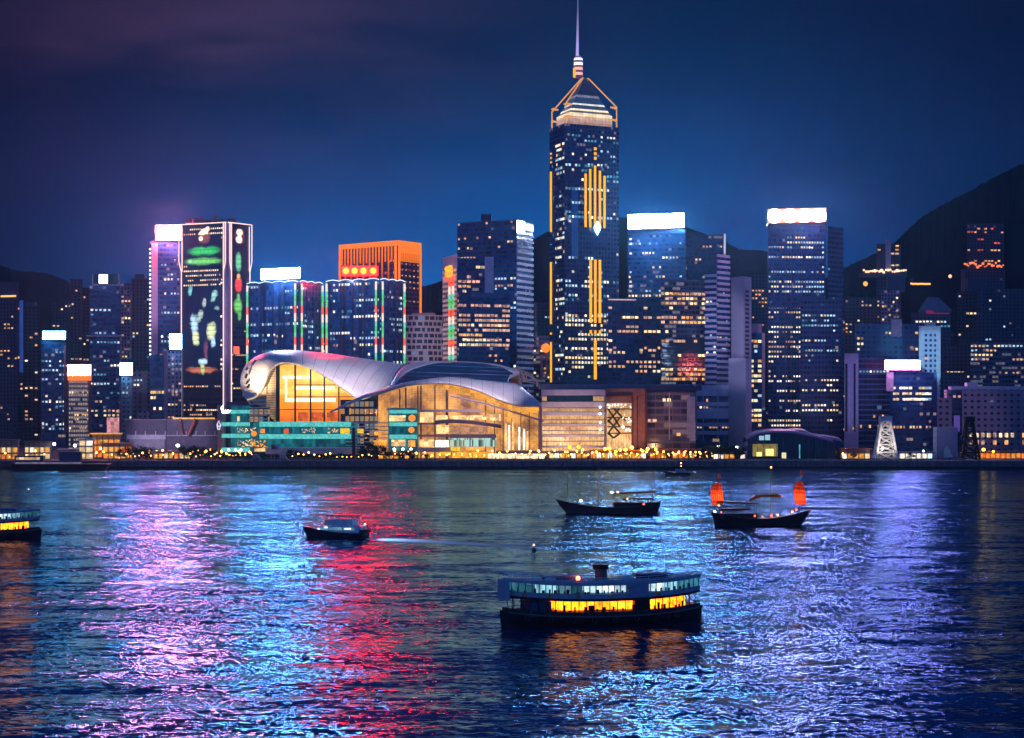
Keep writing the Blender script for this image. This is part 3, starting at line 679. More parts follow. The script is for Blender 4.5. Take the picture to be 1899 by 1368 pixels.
# small cluster between
t = Tower('office_building', 'narrow building with the round orange lantern beside the spire tower', [(988, 1700), (1020, 1705)], 622, FA['office'], 24)
t.lit(0, 630, 708, W_WARM, .35, 3.4, 2.6, run=1.5)
b = MB(); b.ball(t.at(0, t.u(0, 1010), Z(645, 1700), 2.2), 3.6, 10); b.build('round_lantern', emis('round_lantern', (1, .20, .02), 1.5), t.root)
t.part('pink_pier', plain('pink_pier', (.5, .28, .34)), [(0, 1002, 658, 1006, 705), (0, 1012, 658, 1015, 705)], 1); t.done()
t = Tower('apartment_tower', 'dim teal tower behind the banded tower and spire tower', [(990, 2100), (1022, 2100)], 560, FA['night'], 30); t.lit(0, 570, 640, W_WC, .12).done()
# ------------------------------------------------------------------ spire tower
CY = 1750
t = Tower('spire_tower', 'tallest tower with gold neon strips, lit crown and needle spire', [(1019, CY+38), (1047, CY), (1148, CY+28)], 228, facade('spire_wall', (.010, .055, .18), (.008, .065, .22), 3.75, 3.0, (.18, .82, .25, .8), .10))
SP = t
t.lit(0, 250, 700, W_WC, .45, 3.75, 2.6, px0=1030, run=1.6, wh=.5, ww=.8, rowp=.7); t.lit(1, 236, 310, W_COOL, .16, 3.75, 3, run=1.5); t.lit(1, 300, 420, W_COOL, .28, 3.75, 3.0, run=2.2, wh=.5)
t.lit(1, 420, 600, W_COOL, .28, 3.75, 3.0, run=1.8, wh=.5); t.lit(1, 580, 705, [('warm', 3), ('white', 2)], .55, 3.75, 3.0, run=2.2, wh=.5)
GOLD = emis('gold_neon', (1, .46, .012), 1.2, 'NONE')
def bar(i, px, y0, y1, w=3.4):
    b = MB(); u_ = t.u(i, px); k = CY/F; t.ubox(i, u_-w/2*k, Z(y1, CY), u_+w/2*k, Z(y0, CY), b, .9); b.build('gold_strip', GOLD, t.root)
for px, y0 in ((1085.5, 319), (1094, 310), (1103, 303), (1112, 312), (1120.5, 321)): bar(1, px, y0, 419, 4)
for px in (1095, 1103.5, 1112): bar(1, px, 479, 597, 4.6); bar(1, px, 611, 617, 4)
bar(1, 1103.5, 630, 703, 5)
for y in (271, 280, 289): bar(1, 1103.5, y-2, y+3, 5)
for y0, y1 in ((310, 424), (481, 598), (614, 618), (632, 708)): bar(0, 1022.5, y0, y1, 5)
for y in (276, 284, 292): bar(0, 1022.5, y-1.5, y+2, 3)
b = MB(); c = t.at(1, t.u(1, 1106), Z(420, CY), 1.4); b.lathe([(0, -6), (2.6, -1), (2.9, 1), (0, 6)], (c.x, c.y, c.z), 8); b.build('white_beacon', emis('white_beacon', (.45, .85, 1), 5), t.root)
b = MB(); t.ubox(1, t.u(1, 1060), Z(478, CY), t.u(1, 1072), Z(345, CY), b, .22); b.build('reflective_bay', plain('reflective_bay', (.05, .30, .62), .3, .5), t.root)
# crown: recessed lit drum, gold frame, pyramid roof, lantern, mast
cen = (t.c[1]+(t.c[2]-t.c[1])*.5+(t.c[0]-t.c[1])*.45); kx = CY/F
def ring(f): return [cen+(q-cen)*f for q in t.foot]
b = MB(); b.prism(ring(.80), t.zt, Z(206, CY))
def crown(tt):
    x, y, z = tt.sep(pos(tt)); f = tt.m('DIVIDE', tt.m('SUBTRACT', z, t_zt), Z(160, CY)-t_zt)
    u, v, _ = tt.sep(tt.n('ShaderNodeUVMap').outputs[0])
    c = tt.ramp(f, [(0, (.45, .26, .18)), (.08, (.6, .36, .28)), (.17, (.75, .45, .34)), (.24, (1.2, .95, .55)), (.34, (.10, .10, .14)), (.40, (1.3, 1.1, .75)), (.46, (.03, .06, .14)), (.57, (1.0, .95, .85)), (.62, (.02, .05, .13)), (.80, (.22, .22, .32)), (.87, (.01, .02, .06))], True)
    m_ = tt.rng(tt.m('FRACT', tt.m('DIVIDE', u, 3.2)), 0, .25, .7, 1)
    return tt.bsdf((.02, .03, .07), .4, .5, tt.vm('SCALE', c, scale=tt.m('MULTIPLY', m_, tt.rng(tt.noise(pos(tt), .2, 2), .3, .7, .7, 1.2))), 1.0)
t_zt = t.zt; CR = mat('lit_crown', crown, 'NONE')
b.build('lit_crown_drum', CR, t.root)
b = MB(); lo, hi = ring(.76), ring(.03); zl, zh = Z(206, CY), Z(133, CY)
for k in range(4):
    p, q, p2, q2 = lo[k], lo[(k+1) % 4], hi[k], hi[(k+1) % 4]
    b.poly([(p.x, p.y, zl), (q.x, q.y, zl), (q2.x, q2.y, zh), (p2.x, p2.y, zh)], [(0, 0), (40, 0), (22, 30), (18, 30)])
b.build('pyramid_roof', CR, t.root)
FR = emis('gold_frame', (1, .42, .08), .8, 'NONE'); b = MB(); rr = ring(.90); up = ring(.93)
for k, q in enumerate(ring(.93)):
    yk = 190 if k != 0 else 196
    b.tube([(q.x, q.y, t.zt), (q.x, q.y, Z(yk, CY)), (cen.x+(q.x-cen.x)*.10, cen.y+(q.y-cen.y)*.10, Z(134, CY))], .6, 6)
q4 = ring(.93)
for k in range(4):
    p, q = q4[k], q4[(k+1) % 4]; a = .12
    for yy in (191, 214):
        b.tube([(p.x, p.y, Z(yy, CY)), (p.x+(q.x-p.x)*a, p.y+(q.y-p.y)*a, Z(yy, CY))], .8, 5); b.tube([(q.x, q.y, Z(yy, CY)), (q.x+(p.x-q.x)*a, q.y+(p.y-q.y)*a, Z(yy, CY))], .8, 5)
b.build('gold_frame', FR, t.root)
mx, my = P(1074.5, 100, CY).x, cen.y
def lant(tt):
    x, y, z = tt.sep(pos(tt)); f = tt.m('DIVIDE', tt.m('SUBTRACT', z, Z(134, CY)), Z(91, CY)-Z(134, CY))
    c = tt.ramp(f, [(0, (.08, .02, .06)), (.12, (1, .55, .5)), (.25, (.12, .03, .08)), (.34, (1.3, .5, .35)), (.47, (.12, .05, .1)), (.56, (1.6, 1.5, 1.7)), (.68, (.12, .1, .2)), (.78, (1.3, 1.3, 1.6)), (.88, (.14, .12, .25))], True)
    return tt.bsdf((.1, .08, .12), .4, .4, c, 1.0)
b = MB(); b.lathe([(0, Z(135, CY)), (3.6, Z(134, CY)), (3.6, Z(98, CY)), (1.8, Z(92, CY)), (0, Z(91, CY))], (mx, my, 0), 10); b.build('lantern_drum', mat('lantern_drum', lant, 'NONE'), t.root)
b = MB(); b.box(mx-4.3, my-4, Z(134, CY), mx-2.3, my-3, Z(117, CY)); b.build('gold_strip', GOLD, t.root)
def mast_m(tt):
    x, y, z = tt.sep(pos(tt)); return tt.bsdf((.5, .46, .6), .4, .5, (.62, .52, .95), tt.rng(z, Z(95, CY), Z(0, CY), .8, .10))
b = MB(); b.tube([(mx-.8, my, Z(93, CY)), (mx-.5, my, Z(45, CY)), (mx-.2, my, Z(-30, CY))], [1.25, .9, .35], 8); b.build('mast', mat('lit_mast', mast_m, 'NONE'), t.root)
t.done()
# ------------------------------------------------------------------ towers right of the spire
t = Tower('office_tower', 'wide blue tower under the broken white sign', [(1164, 1810), (1272, 1800)], 426, FA['blue'], 30)
t.lit(0, 430, 560, W_WC, .12, 3.9, 2.8, run=2); t.lit(0, 430, 560, W_COOL, .5, 3.9, 3, px0=1165, px1=1174); t.part('roof_fascia', plain('blue_fascia', (.03, .12, .3)), [(0, 1164, 426, 1272, 433)], 1); t.done()
def broken_sign(tt):
    x, y, z = tt.sep(pos(tt)); a, b_ = P(1165, 424, 1798), P(1268, 396, 1798)
    n = tt.noise(tt.vm('MULTIPLY', pos(tt), (.5, 0, .25)), 1.0, 2)
    edge = tt.m('MAXIMUM', tt.rng(z, b_.z-3.5, b_.z-1.2), tt.rng(z, a.z+3.0, a.z+1.4))
    right = tt.m('MULTIPLY', tt.m('GREATER_THAN', x, P(1222, 0, 1798).x), tt.m('LESS_THAN', x, P(1254, 0, 1798).x))
    k = tt.m('MULTIPLY', tt.m('MULTIPLY', edge, right), tt.m('GREATER_THAN', n, .5))
    return tt.bsdf((.05, .05, .05), .5, .3, (.6, .70, 1), tt.rng(k, 0, 1, 170, .2))
sign('long white glowing sign with broken edges right of spire tower', 1165, 398, 1268, 424, 1798, 0, 0, Z(426, 1800), slope=3, mats=mat('broken_white_sign', broken_sign))
t = Tower('office_tower', 'dark blue tower with sloped roof behind the banded tower', [(1262, 1850), (1347, 1855)], 434, FA['deep'], 30)
t.lit(0, 436, 520, W_PEACH, .08, run=2)
b = MB(); a, c = P(1262, 434, 1850), P(1300, 434, 1850); b.hexa([(a.x, 1850, t.zt), (c.x, 1850, t.zt), (c.x, 1878, t.zt), (a.x, 1878, t.zt)], [(a.x, 1850, t.zt+5), (c.x, 1850, t.zt+.4), (c.x, 1878, t.zt+.4), (a.x, 1878, t.zt+5)]); b.build('sloped_roof', M['navy'], t.root)
b = MB(); b.tube([P(1344, 470, 1845), P(1344, 433, 1845)], .8, 6); b.build('lit_mast', emis('mast_white', (.7, .7, .9), .7, 'NONE'), t.root); t.done()
t = Tower('office_building', 'teal-blue office block with peach window dashes right of spire tower', [(1127, 1590), (1226, 1600)], 553, facade('teal_blue_wall', (.02, .07, .20), (.03, .11, .27), 3.4, 3.3, (.1, .9, .25, .85), .04), 36)
t.lit(0, 566, 660, W_PEACH, .42, 3.4, 3.3, run=2.4, wh=.5, ww=.9); t.lit(0, 640, 706, W_PEACH, .35, 3.4, 3.3, run=2, wh=.5)
t.part('roof_light_strip', emis('peach_strip', (.8, .5, .45), .9, 'NONE'), [(0, 1128, 554.5, 1179, 556.5)], .7); t.done()
t = Tower('office_building', 'office block with a pink firework projection near its base', [(1225, 1570), (1309, 1580)], 519, facade('bronze_teal_wall', (.12, .10, .16), (.03, .06, .14), 3.4, 3.0, (.08, .92, .25, .85), .2, ((.3, .18, .14), (.1, .13, .18))), 36)
t.lit(0, 522, 610, W_PEACH, .45, 3.4, 3.0, run=2.4, wh=.55, ww=.9); t.lit(0, 610, 715, W_AMB, .55, 3.4, 3.0, run=2.2, wh=.55, ww=.9)
def firework(tt):
    uv = tt.n('ShaderNodeUVMap').outputs[0]; u, v, _ = tt.sep(uv); cu, cv = T9.u(0, 1280), Z(681, 1575)
    du, dv = tt.m('SUBTRACT', u, cu), tt.m('SUBTRACT', v, cv); r = tt.m('SQRT', tt.m('ADD', tt.m('MULTIPLY', du, du), tt.m('MULTIPLY', dv, dv)))
    n = tt.noise(uv, .55, 3, .75); k = tt.m('MULTIPLY', tt.rng(r, 13.5, 2, 0, 1, True), tt.rng(n, .44, .66))
    n2 = tt.noise(tt.vm('MULTIPLY', uv, (.1, .3, 1)), 1.0, 3, .7); k2 = tt.m('MULTIPLY', tt.rng(n2, .48, .7), tt.rng(u, T9.u(0, 1255), T9.u(0, 1232), 0, .8))
    c = tt.vm('ADD', tt.vm('SCALE', (2.0, .30, .36), scale=k), tt.vm('SCALE', (.55, .75, 1.2), scale=k2))
    fl = tt.m('GREATER_THAN', tt.m('FRACT', tt.m('DIVIDE', v, 3.4)), .2)
    return tt.bsdf((.03, .04, .09), .3, .5, tt.vm('SCALE', c, scale=fl), 1.0)
T9 = t; b = MB(); t.ubox(0, t.u(0, 1227), Z(705, 1575), t.u(0, 1307), Z(625, 1575), b, .10); b.build('media_screen', mat('firework_screen', firework, 'NONE'), t.root); t.done()
# white banded tower (two stacked heights)
def banded(name, label, cors, yt, fh, amp, cols):
    t = Tower(name, label, cors, yt, FA['deep'])
    b = MB()
    for i in range(len(cors)-1):
        w = (t.c[i+1]-t.c[i]).length; k = 0
        while t.zt-k*fh > Z(725, t.Y): t.ubox(i, 0, t.zt-k*fh-fh*.46, w, t.zt-k*fh, b, 1.0); k += 1
    b.build('white_band', plain('white_band', (.62, .54, .68), .6, .3, .15), t.root)
    t.lit(0, yt+5, 700, cols, .16, fh, 2.2, run=2, wh=.4); t.done(); return t
banded('banded_tower', 'low white-banded tower right of the firework block', [(1308, 1560), (1329, 1555)], 508, 4.0, 0, W_WC)
t = banded('banded_tower', 'tall white-banded tower beside the grey concrete column', [(1329, 1575), (1352, 1590)], 471, 4.0, 0, W_WC)
t = Tower('podium_building', 'low podium with white floor bands and dark windows', [(1290, 1525), (1356, 1528)], 714, FA['deep'], 26)
b = MB(); w = (t.c[1]-t.c[0]).length
for y0, y1 in ((714, 734), (745, 753), (757, 771), (771, 776), (784, 791), (799, 806)): t.ubox(0, 0, Z(y1, 1525), w, Z(y0, 1525), b, .9)
b.build('white_band', plain('white_band', (.62, .54, .68)), t.root)
b = MB()
for px in (1290.5, 1303, 1330): t.panel(0, px, 720, px+1.6, 815, b, 1.0)
b.build('column', M['pale'], t.root); t.lit(0, 736, 806, W_AMB, .35, 4.6, 2.2, run=2).done()
# grey concrete column tower
t = Tower('concrete_tower', 'tall blank grey concrete tower with a column of dark windows', [(1356, 1545), (1379, 1530), (1393.5, 1545)], 512, plain('violet_concrete', (.42, .40, .50), .85, .15, .12, .05))
b = MB()
for k in range(22): t.panel(1, 1382, 538+k*8.2, 1389, 542.5+k*8.2, b, .12, -.4)
b.build('dark_window', M['black'], t.root); t.done()
t = Tower('concrete_block', 'blank concrete wing at the foot of the grey tower', [(1351, 1526), (1383, 1518), (1394, 1530)], 664, plain('violet_concrete', (.42, .40, .50))); t.done()
t = Tower('apartment_tower', 'dark hillside tower behind the grey concrete tower', [(1393, 1950), (1424, 1955)], 505, FA['night'], 30); t.lit(0, 528, 610, W_AMB, .22, 3.4, 3, run=1.5).done()
t = Tower('office_building', 'lit office slab with a pink edge left of twin blue tower', [(1390, 1600), (1419, 1602)], 617, FA['deep'], 30)
t.lit(0, 628, 800, [('warm', 4), ('amber', 3), ('cool', 1)], .8, 3.6, 2.4, px1=1413, run=4, rowp=.95, ww=.95, wh=.55); t.part('pink_edge', plain('pink_cladding', (.55, .30, .38)), [(0, 1413, 617, 1418, 755)], .8); t.part('mauve_top', plain('mauve_panel', (.35, .22, .34)), [(0, 1392, 600, 1412, 617)], .5); t.done()
# tower with four-lamp sign
BT = facade('royal_blue_wall', (.012, .05, .20), (.012, .07, .28), 3.7, 2.2, (.1, .9, .3, .85), .06)
t = Tower('office_tower', 'tall royal blue tower under the sign of four white discs', [(1424, 1650), (1531, 1655)], 417, BT, 40)
t.lit(0, 426, 548, [('white', 2), ('cool', 3), ('warm', 2)], .5, 3.7, 2.0, px1=1529, run=4, wh=.36, rowp=.8); t.lit(0, 565, 800, [('white', 2), ('warm', 3), ('peach', 1)], .5, 3.7, 2.0, px1=1486, run=4, wh=.36)
t.part('navy_mullion', plain('navy_pier', (.02, .045, .16), .4), [(0, px, 462, px+1.2, 805) for px in (1424, 1434, 1456, 1467, 1486)]+[(0, 1424, 568, 1484, 571)], .5)
t.roofbox('roof_parapet', 1424, 1531, 413.5, M['navy'], 3); t.done()
t = Tower('office_tower', 'darker right wing of the tall royal blue tower', [(1535, 1672), (1564, 1690)], 419, facade('indigo_wall', (.028, .04, .16), (.018, .04, .15), 3.7, 3, (.1, .9, .3, .85), .05), 30); t.lit(0, 440, 800, W_COOL, .06, run=2).done()
t = Tower('office_building', 'blue office block standing in front of the royal blue tower', [(1484, 1620), (1561, 1622)], 554, facade('indigo_bay_wall', (.028, .042, .17), (.014, .038, .14), 3.7, 2.6, (.1, .9, .3, .85), .07), 24)
t.lit(0, 580, 700, [('cool', 2), ('warm', 2), ('teal', 1)], .42, 3.7, 2.3, px0=1486, px1=1556, run=3, wh=.36); t.lit(0, 700, 808, [('warm', 3), ('white', 1), ('amber', 1)], .5, 3.7, 2.3, px0=1486, px1=1556, run=4, wh=.36); t.done()
def disc_sign(tt):
    x, y, z = tt.sep(pos(tt)); acc = None; a, b_ = P(1425, 413, 1648), P(1532, 387, 1648)
    for px in (1436.5, 1465, 1491, 1519):
        c = P(px, 400, 1648); r = tt.m('SQRT', tt.m('ADD', tt.m('POWER', tt.m('SUBTRACT', x, c.x), 2), tt.m('POWER', tt.m('SUBTRACT', z, c.z), 2)))
        g = tt.rng(r, 5.6, 3.6, 0, 1, True); acc = g if acc is None else tt.m('MAXIMUM', acc, g)
    return tt.bsdf((.05, .05, .05), .5, .3, tt.mix(acc, (1, .55, .36), (1, .44, .85)), tt.rng(acc, 0, 1, 1.5, 250))
sign('peach sign of four white discs on the royal blue tower', 1425, 388, 1532, 413, 1648, 0, 0, Z(414, 1650), slope=3, mats=mat('four_disc_sign', disc_sign), frame=emis('red_orange_rim', (1, .16, .06), 1.3, 'NONE'))
# ------------------------------------------------------------------ right side
t = Tower('concrete_tower', 'lavender concrete frame tower right of the blue office block', [(1566, 1560), (1592, 1562)], 655, plain('lavender_render', (.36, .33, .52), .7, .2, .12), 20)
b = MB(); t.panel(0, 1567.5, 674, 1571.5, 800, b, .15, -.3); t.panel(0, 1583, 674, 1586.5, 800, b, .15, -.3); b.build('window_slot', M['black'], t.root)
t.lit(0, 790, 815, W_AMB, .4, 3.6, 2.4).done()
t = Tower('office_building', 'dark office block with thin blue bands and amber windows', [(1592, 1580), (1650, 1582)], 663, facade('thin_band_wall', (.10, .11, .28), (.02, .025, .07), 3.7, 3.4, (.02, .98, .3, 1), .05), 30)
t.lit(0, 684, 700, W_COOL, .9, 3.6, 2.4, run=5, rowp=1); t.lit(0, 700, 800, [('amber', 1)], .16, 3.7, 3, run=1.1, ww=.5, wh=.6).done()
t = Tower('office_building', 'broad teal block behind the pink-white sign', [(1586, 1700), (1706, 1702)], 600, FA['teal'], 30)
t.lit(0, 612, 660, W_WARM, .6, 4.2, 2.6, px0=1588, px1=1603, run=4); t.lit(0, 612, 660, W_WARM, .5, 4.2, 2.6, px0=1640, px1=1654); t.lit(0, 612, 660, W_WARM, .5, 4.2, 2.6, px0=1688, px1=1704); t.part('mauve_shaft', plain('mauve_panel', (.35, .22, .34)), [(0, 1652, 592, 1671, 624)], 2); t.done()
t = Tower('office_building', 'bright pale blue building with small dark windows', [(1704, 1640), (1744, 1642)], 605, FA['pale'], 24)
t.part('pale_cladding', M['white'], [(0, 1704, 604, 1713.5, 640), (0, 1704, 640, 1712, 688), (0, 1713.5, 604, 1744, 616), (0, 1736, 616, 1744, 700), (0, 1736.5, 700, 1742, 815)], .4)
t.roofbox('roof_plant', 1719, 1735, 597, M['pale']); t.lit(0, 660, 665, [('peach', 1)], 1.0, px0=1713, px1=1735).done()
t = Tower('office_building', 'dark office block with bright window rows under pink sign', [(1650, 1560), (1738, 1562)], 690, FA['deep'], 30)
t.lit(0, 714, 750, [('warm', 3), ('cool', 2), ('white', 2)], .95, 4.0, 2.2, px0=1655, px1=1728, run=9, rowp=1, ww=.96); t.lit(0, 776, 800, W_WARM, .8, 4, 2.2, px0=1655, px1=1728, run=6, rowp=1); t.lit(0, 750, 815, W_AMB, .12, 4, 2.4).done()
b = MB(); b.pbox(1644, 690, 1657, 725, 1557, 3); b.build('lift_shaft', M['lav'], t.root)
sign('pink-rimmed white sign above the low office block at right', 1641.5, 668, 1706, 685, 1553, (1, .38, .9), 70, Z(690, 1560), frame=emis('magenta_rim', (1, .05, .35), 1.2, 'NONE'))
t = Tower('gabled_building', 'dim building with a pitched roof and magenta band', [(1690, 1850), (1763, 1855)], 580, FA['night'], 30)
b = MB(); a, c = P(1716, 580, 1852), P(1764, 580, 1852); m_ = (a.x+c.x)/2; b.prism([(a.x, 1852), (c.x, 1852), (c.x, 1880), (a.x, 1880)], t.zt, t.zt+2)
b.hexa([(a.x-1, 1851, t.zt+2), (c.x+1, 1851, t.zt+2), (c.x+1, 1881, t.zt+2), (a.x-1, 1881, t.zt+2)], [(m_-6, 1862, Z(550, 1852)), (m_+2, 1862, Z(550, 1852)), (m_+2, 1872, Z(550, 1852)), (m_-6, 1872, Z(550, 1852))]); b.build('pitched_roof', plain('slate_blue', (.08, .12, .2)), t.root)
t.part('magenta_band', emis('magenta_band', (.5, .02, .12), .35, 'NONE'), [(0, 1718, 574, 1759, 582)], .8); t.lit(0, 592, 615, W_COOL, .3).done()
t = Tower('apartment_tower', 'pair of lit towers standing on the mountain shoulder', [(1626, 2150), (1671, 2155)], 452, FA['night'], 26, z0=60)
t.lit(0, 452, 500, [('warm', 3), ('amber', 3), ('white', 1)], .5, 3.8, 3.4, px0=1626, px1=1642, run=1.6, ww=.7); t.lit(0, 452, 500, W_AMB, .5, 3.8, 3.4, px0=1651, px1=1668, run=2, ww=.8)
t.part('lift_core', plain('violet_concrete', (.42, .40, .50)), [(0, 1642, 444, 1651, 502)], 1.5)
b = MB()
for k in range(20): b.ball(P(1602+k*4.1, 502+random.uniform(-2, 3), 2145), random.uniform(.9, 1.9), 6)
b.build('terrace_light', emis('terrace_light', (1, .62, .40), 1.7, 'NONE'), t.root); b = MB(); b.pbox(1598, 506, 1682, 512, 2147, 22); b.build('terrace', M['navy'], t.root); t.done()
t = Tower('apartment_tower', 'mauve stepped tower below the lit mountain towers', [(1634, 1900), (1667, 1903)], 538, FA['purple'], 26); t.lit(0, 548, 600, W_WARM, .28, run=1.4); t.roofbox('roof_slab', 1647, 1679, 512, M['navy'], 20); t.done()
t = Tower('apartment_building', 'dark flats with scattered lights right of royal blue tower', [(1566, 1950), (1640, 1955)], 550, FA['night'], 26); t.lit(0, 555, 620, W_WARM, .22, 3.4, 3.6, run=1.2, ww=.5).done()
t = Tower('apartment_tower', 'tower with orange windows high on the mountain at right edge', [(1793, 2200), (1862, 2205)], 413, FA['night'], 26, z0=60)
t.lit(0, 420, 495, [('amber', 2), ('peach', 2), ('red', 2)], .24, 3.6, 3.4, run=1.8, ww=.8)
b = MB()
for k in range(22): b.ball(P(1789+k*3.4, 491+random.uniform(-4, 5), 2195), random.uniform(.7, 1.6), 6)
b.build('terrace_light', emis('ember_light', (1, .22, .08), 1.3, 'NONE'), t.root); t.done()
b = MB(); b.pbox(1790, 498, 1864, 620, 2206, 22); b.build('podium', M['navy'], t.root)
t = Tower('apartment_tower', 'dark broad tower below the orange-lit mountain tower', [(1776, 1900), (1812, 1903)], 540, FA['night'], 26); t.lit(0, 545, 690, W_WARM, .1, run=1.5); t.roofbox('roof_plant', 1795, 1832, 514, M['navy'], 26); t.done()
t = Tower('apartment_tower', 'dark tower running off the right edge', [(1813, 1880), (1905, 1884)], 536, FA['night'], 26); t.lit(0, 545, 640, W_WC, .07, run=1.3).done()
t = Tower('office_building', 'block with bright mixed window rows at the right edge', [(1799, 1760), (1905, 1764)], 634, FA['office'], 26); t.lit(0, 637, 715, [('warm', 3), ('cool', 2), ('peach', 2)], .5, 3.6, 3, run=3).done()
t = Tower('apartment_building', 'dim violet flats behind the pale blue building', [(1742, 1800), (1800, 1803)], 640, FA['night'], 26); t.lit(0, 686, 706, W_WARM, .5, 3.8, 3, px0=1754, px1=1796, run=3); t.lit(0, 640, 690, W_WARM, .05).done()
t = Tower('stone_building', 'low purple stone building with small square windows at right', [(1738, 1520), (1765, 1521)], 738, FA['lowpurple'], 24); t.roofbox('stair_tower', 1756, 1764, 722, FA['lowpurple'], 3); t.done()
t = Tower('stone_building', 'large purple stone building with amber windows at right edge', [(1784, 1510), (1905, 1512)], 722, FA['lowpurple'], 26)
t.lit(0, 762, 768, [('amber', 1)], .5, 4, 4, px0=1792, px1=1816, ww=.6); t.lit(0, 800, 836, W_AMB, .6, 5, 4, run=1.5, ww=.6, wh=.6); t.roofbox('roof_plant', 1794, 1813, 709, M['lav'], 6); t.roofbox('parapet', 1764, 1905, 716, M['lav'], 4); t.done()
t = Tower('office_building', 'dark recessed block between the two purple stone buildings', [(1765, 1540), (1784, 1540)], 712, FA['deep'], 20); t.part('violet_panel', emis('violet_panel', (.16, .10, .55), .5, 'NONE'), [(0, 1769, 770, 1780, 800)], .4); t.lit(0, 730, 760, W_AMB, .15).done()
t = Tower('ventilation_building', 'plain white block with a curved pale flank by the sea', [(1731, 1380), (1776, 1384)], 792, plain('lilac_render', (.46, .38, .52), .8, .2, .1), 18)
b = MB(); b.pbox(1731, 792, 1738, 848, 1379.2, 1); b.build('white_edge', M['white'], t.root)
b = MB(); q = [P(1750, 848, 1379), P(1768, 848, 1379), P(1757, 826, 1379), P(1751, 832, 1379)]; b.hexa([q[0], q[1], q[1]+Vector((0, .8, 0)), q[0]+Vector((0, .8, 0))], [q[3], q[2], q[2]+Vector((0, .8, 0)), q[3]+Vector((0, .8, 0))]); b.build('pale_flank', M['white'], t.root); t.done()
o = MB(); 
for k in range(11): o.ball(P(1690+k*3.4, 526+random.uniform(-.6, .6), 2290), 1.2, 6)
tag(o.build('lamp_row', emis('hill_lamps', (1, .45, .12), 1.6, 'NONE')), 'short row of amber lamps on the dark mountainside', 'lamp row')
for lab, px, py, c, rr in (('single pale orange lamp on the dark mountainside', 1762, 512, (1, .5, .25), 1.9), ('fuzzy orange lamp below the mountain towers', 1605, 526, (1, .32, .06), 2.6)):
    r = thing('hill_lamp', lab, 'lamp', P(px, py+4, 2290)); b = MB(); b.ball(P(px, py, 2288), rr, 8); b.build('globe', emis('hill_globe_%d' % px, c, 1.8, 'NONE'), r)
    b = MB(); q = P(px, py, 2290); b.tube([q-Vector((0, 0, 14)), q], .25, 5); b.build('pole', M['dark'], r)
# filler towers far behind so the skyline has no holes
for lab, a, c, y, Y in (('dim tower between the square sign and roof frame towers', 196, 240, 560, 2150), ('dim flats behind the far left apartment towers', 96, 134, 560, 2250), ('dim block behind the candy striped towers', 560, 640, 560, 2000), ('dim block behind the white lattice building', 770, 840, 610, 2000), ('dim tower behind the concrete frame tower', 1560, 1600, 590, 2020), ('dim block behind the spire tower foot', 1120, 1170, 590, 2000), ('dim block right of the grey concrete tower', 1384, 1426, 560, 2050), ('dark block at far left behind the piers', -60, -10, 600, 1900), ('dim flats behind the recessed right block', 1735, 1800, 690, 1690)):
    t = Tower('distant_building', lab, [(a, Y), (c, Y+3)], y, FA['night'], 24); t.lit(0, y+4, 800, W_WARM, .12, 3.4, 3.4, run=1.3, ww=.55).done(30)
# ------------------------------------------------------------------ convention centre
KP = 1350/F
r = thing('convention_centre', 'large hall with swooping winged roofs, amber glass hall and teal terraces', 'building', (P(700, 840, 1400).x, 1400, LAND))
CC = r
def pp(pts): return [P(*q) for q in pts]
ROOF = plain('lavender_roof_panel', (.62, .57, .64), .42, .5, .10, .05)
def seamed(tt):
    uv = tt.n('ShaderNodeUVMap').outputs[0]; u, v, _ = tt.sep(uv)
    s = tt.m('LESS_THAN', tt.m('FRACT', tt.m('DIVIDE', u, 7.0)), .05); s2 = tt.m('LESS_THAN', tt.m('FRACT', tt.m('DIVIDE', u, 1.4)), .12)
    n = tt.noise(pos(tt), .06, 3, .6)
    c = tt.vm('SCALE', (.64, .59, .66), scale=tt.rng(n, .3, .7, .88, 1.1))
    c = tt.mix(s, tt.mix(s2, c, tt.vm('SCALE', c, scale=.9)), (.30, .27, .36)); return tt.bsdf(c, .4, .5)
RS = mat('seamed_roof', seamed)
def loft(name, A, B, m, n=72, rows=10, bulge=0.0, thick=.8, smooth=True, up=None):
    a, b_ = spline(A, n), spline(B, n); R = []
    for k in range(rows+1):
        f = k/rows; row = []
        for p, q in zip(a, b_):
            v = p.lerp(q, f); s = 4*f*(1-f)*bulge; L = (q-p).length
            row.append(v+Vector((0, -.35, .65))*s*L)
        R.append(row)
    b = MB(); b.grid(R); o = b.build(name, m, r, smooth=smooth, merge=True)
    if thick:
        md = o.modifiers.new('thickness', 'SOLIDIFY'); md.thickness = thick; md.offset = 0
    return o
A1 = pp([(459, 741, 1386), (474, 736, 1384), (486, 722, 1381), (494, 705, 1379), (500, 689, 1377), (513, 676.5, 1376), (526, 673, 1375), (547, 675, 1375), (574, 682.5, 1376), (598, 695, 1377), (623, 712, 1378), (648, 729, 1379), (664, 740, 1381), (688, 734, 1386), (722, 716, 1396)])
B1 = pp([(457, 740, 1388), (449, 722, 1394), (446.5, 706, 1398), (450, 689, 1402), (460, 673, 1406), (478, 661, 1412), (503, 656.5, 1420), (540, 655, 1426), (588, 657.5, 1432), (630, 661, 1438), (668, 665, 1442), (702, 669.5, 1446), (730, 673.5, 1450), (745, 675.5, 1452), (758, 676.5, 1454)])
loft('left_roof_shell', A1, B1, RS, bulge=.13)
B1b = [q+Vector((6, 70, -38 if i > 3 else -20)) for i, q in enumerate(B1)]
loft('rear_roof_slope', B1, B1b, ROOF, rows=4)
rim = MB(); rim.tube([q+Vector((0, -.6, 0)) for q in spline(A1, 80)], .55, 6); rim.build('roof_rim', emis('cream_rim_light', (1, .74, .46), .8, 'NONE', .2), r)
sl = MB()
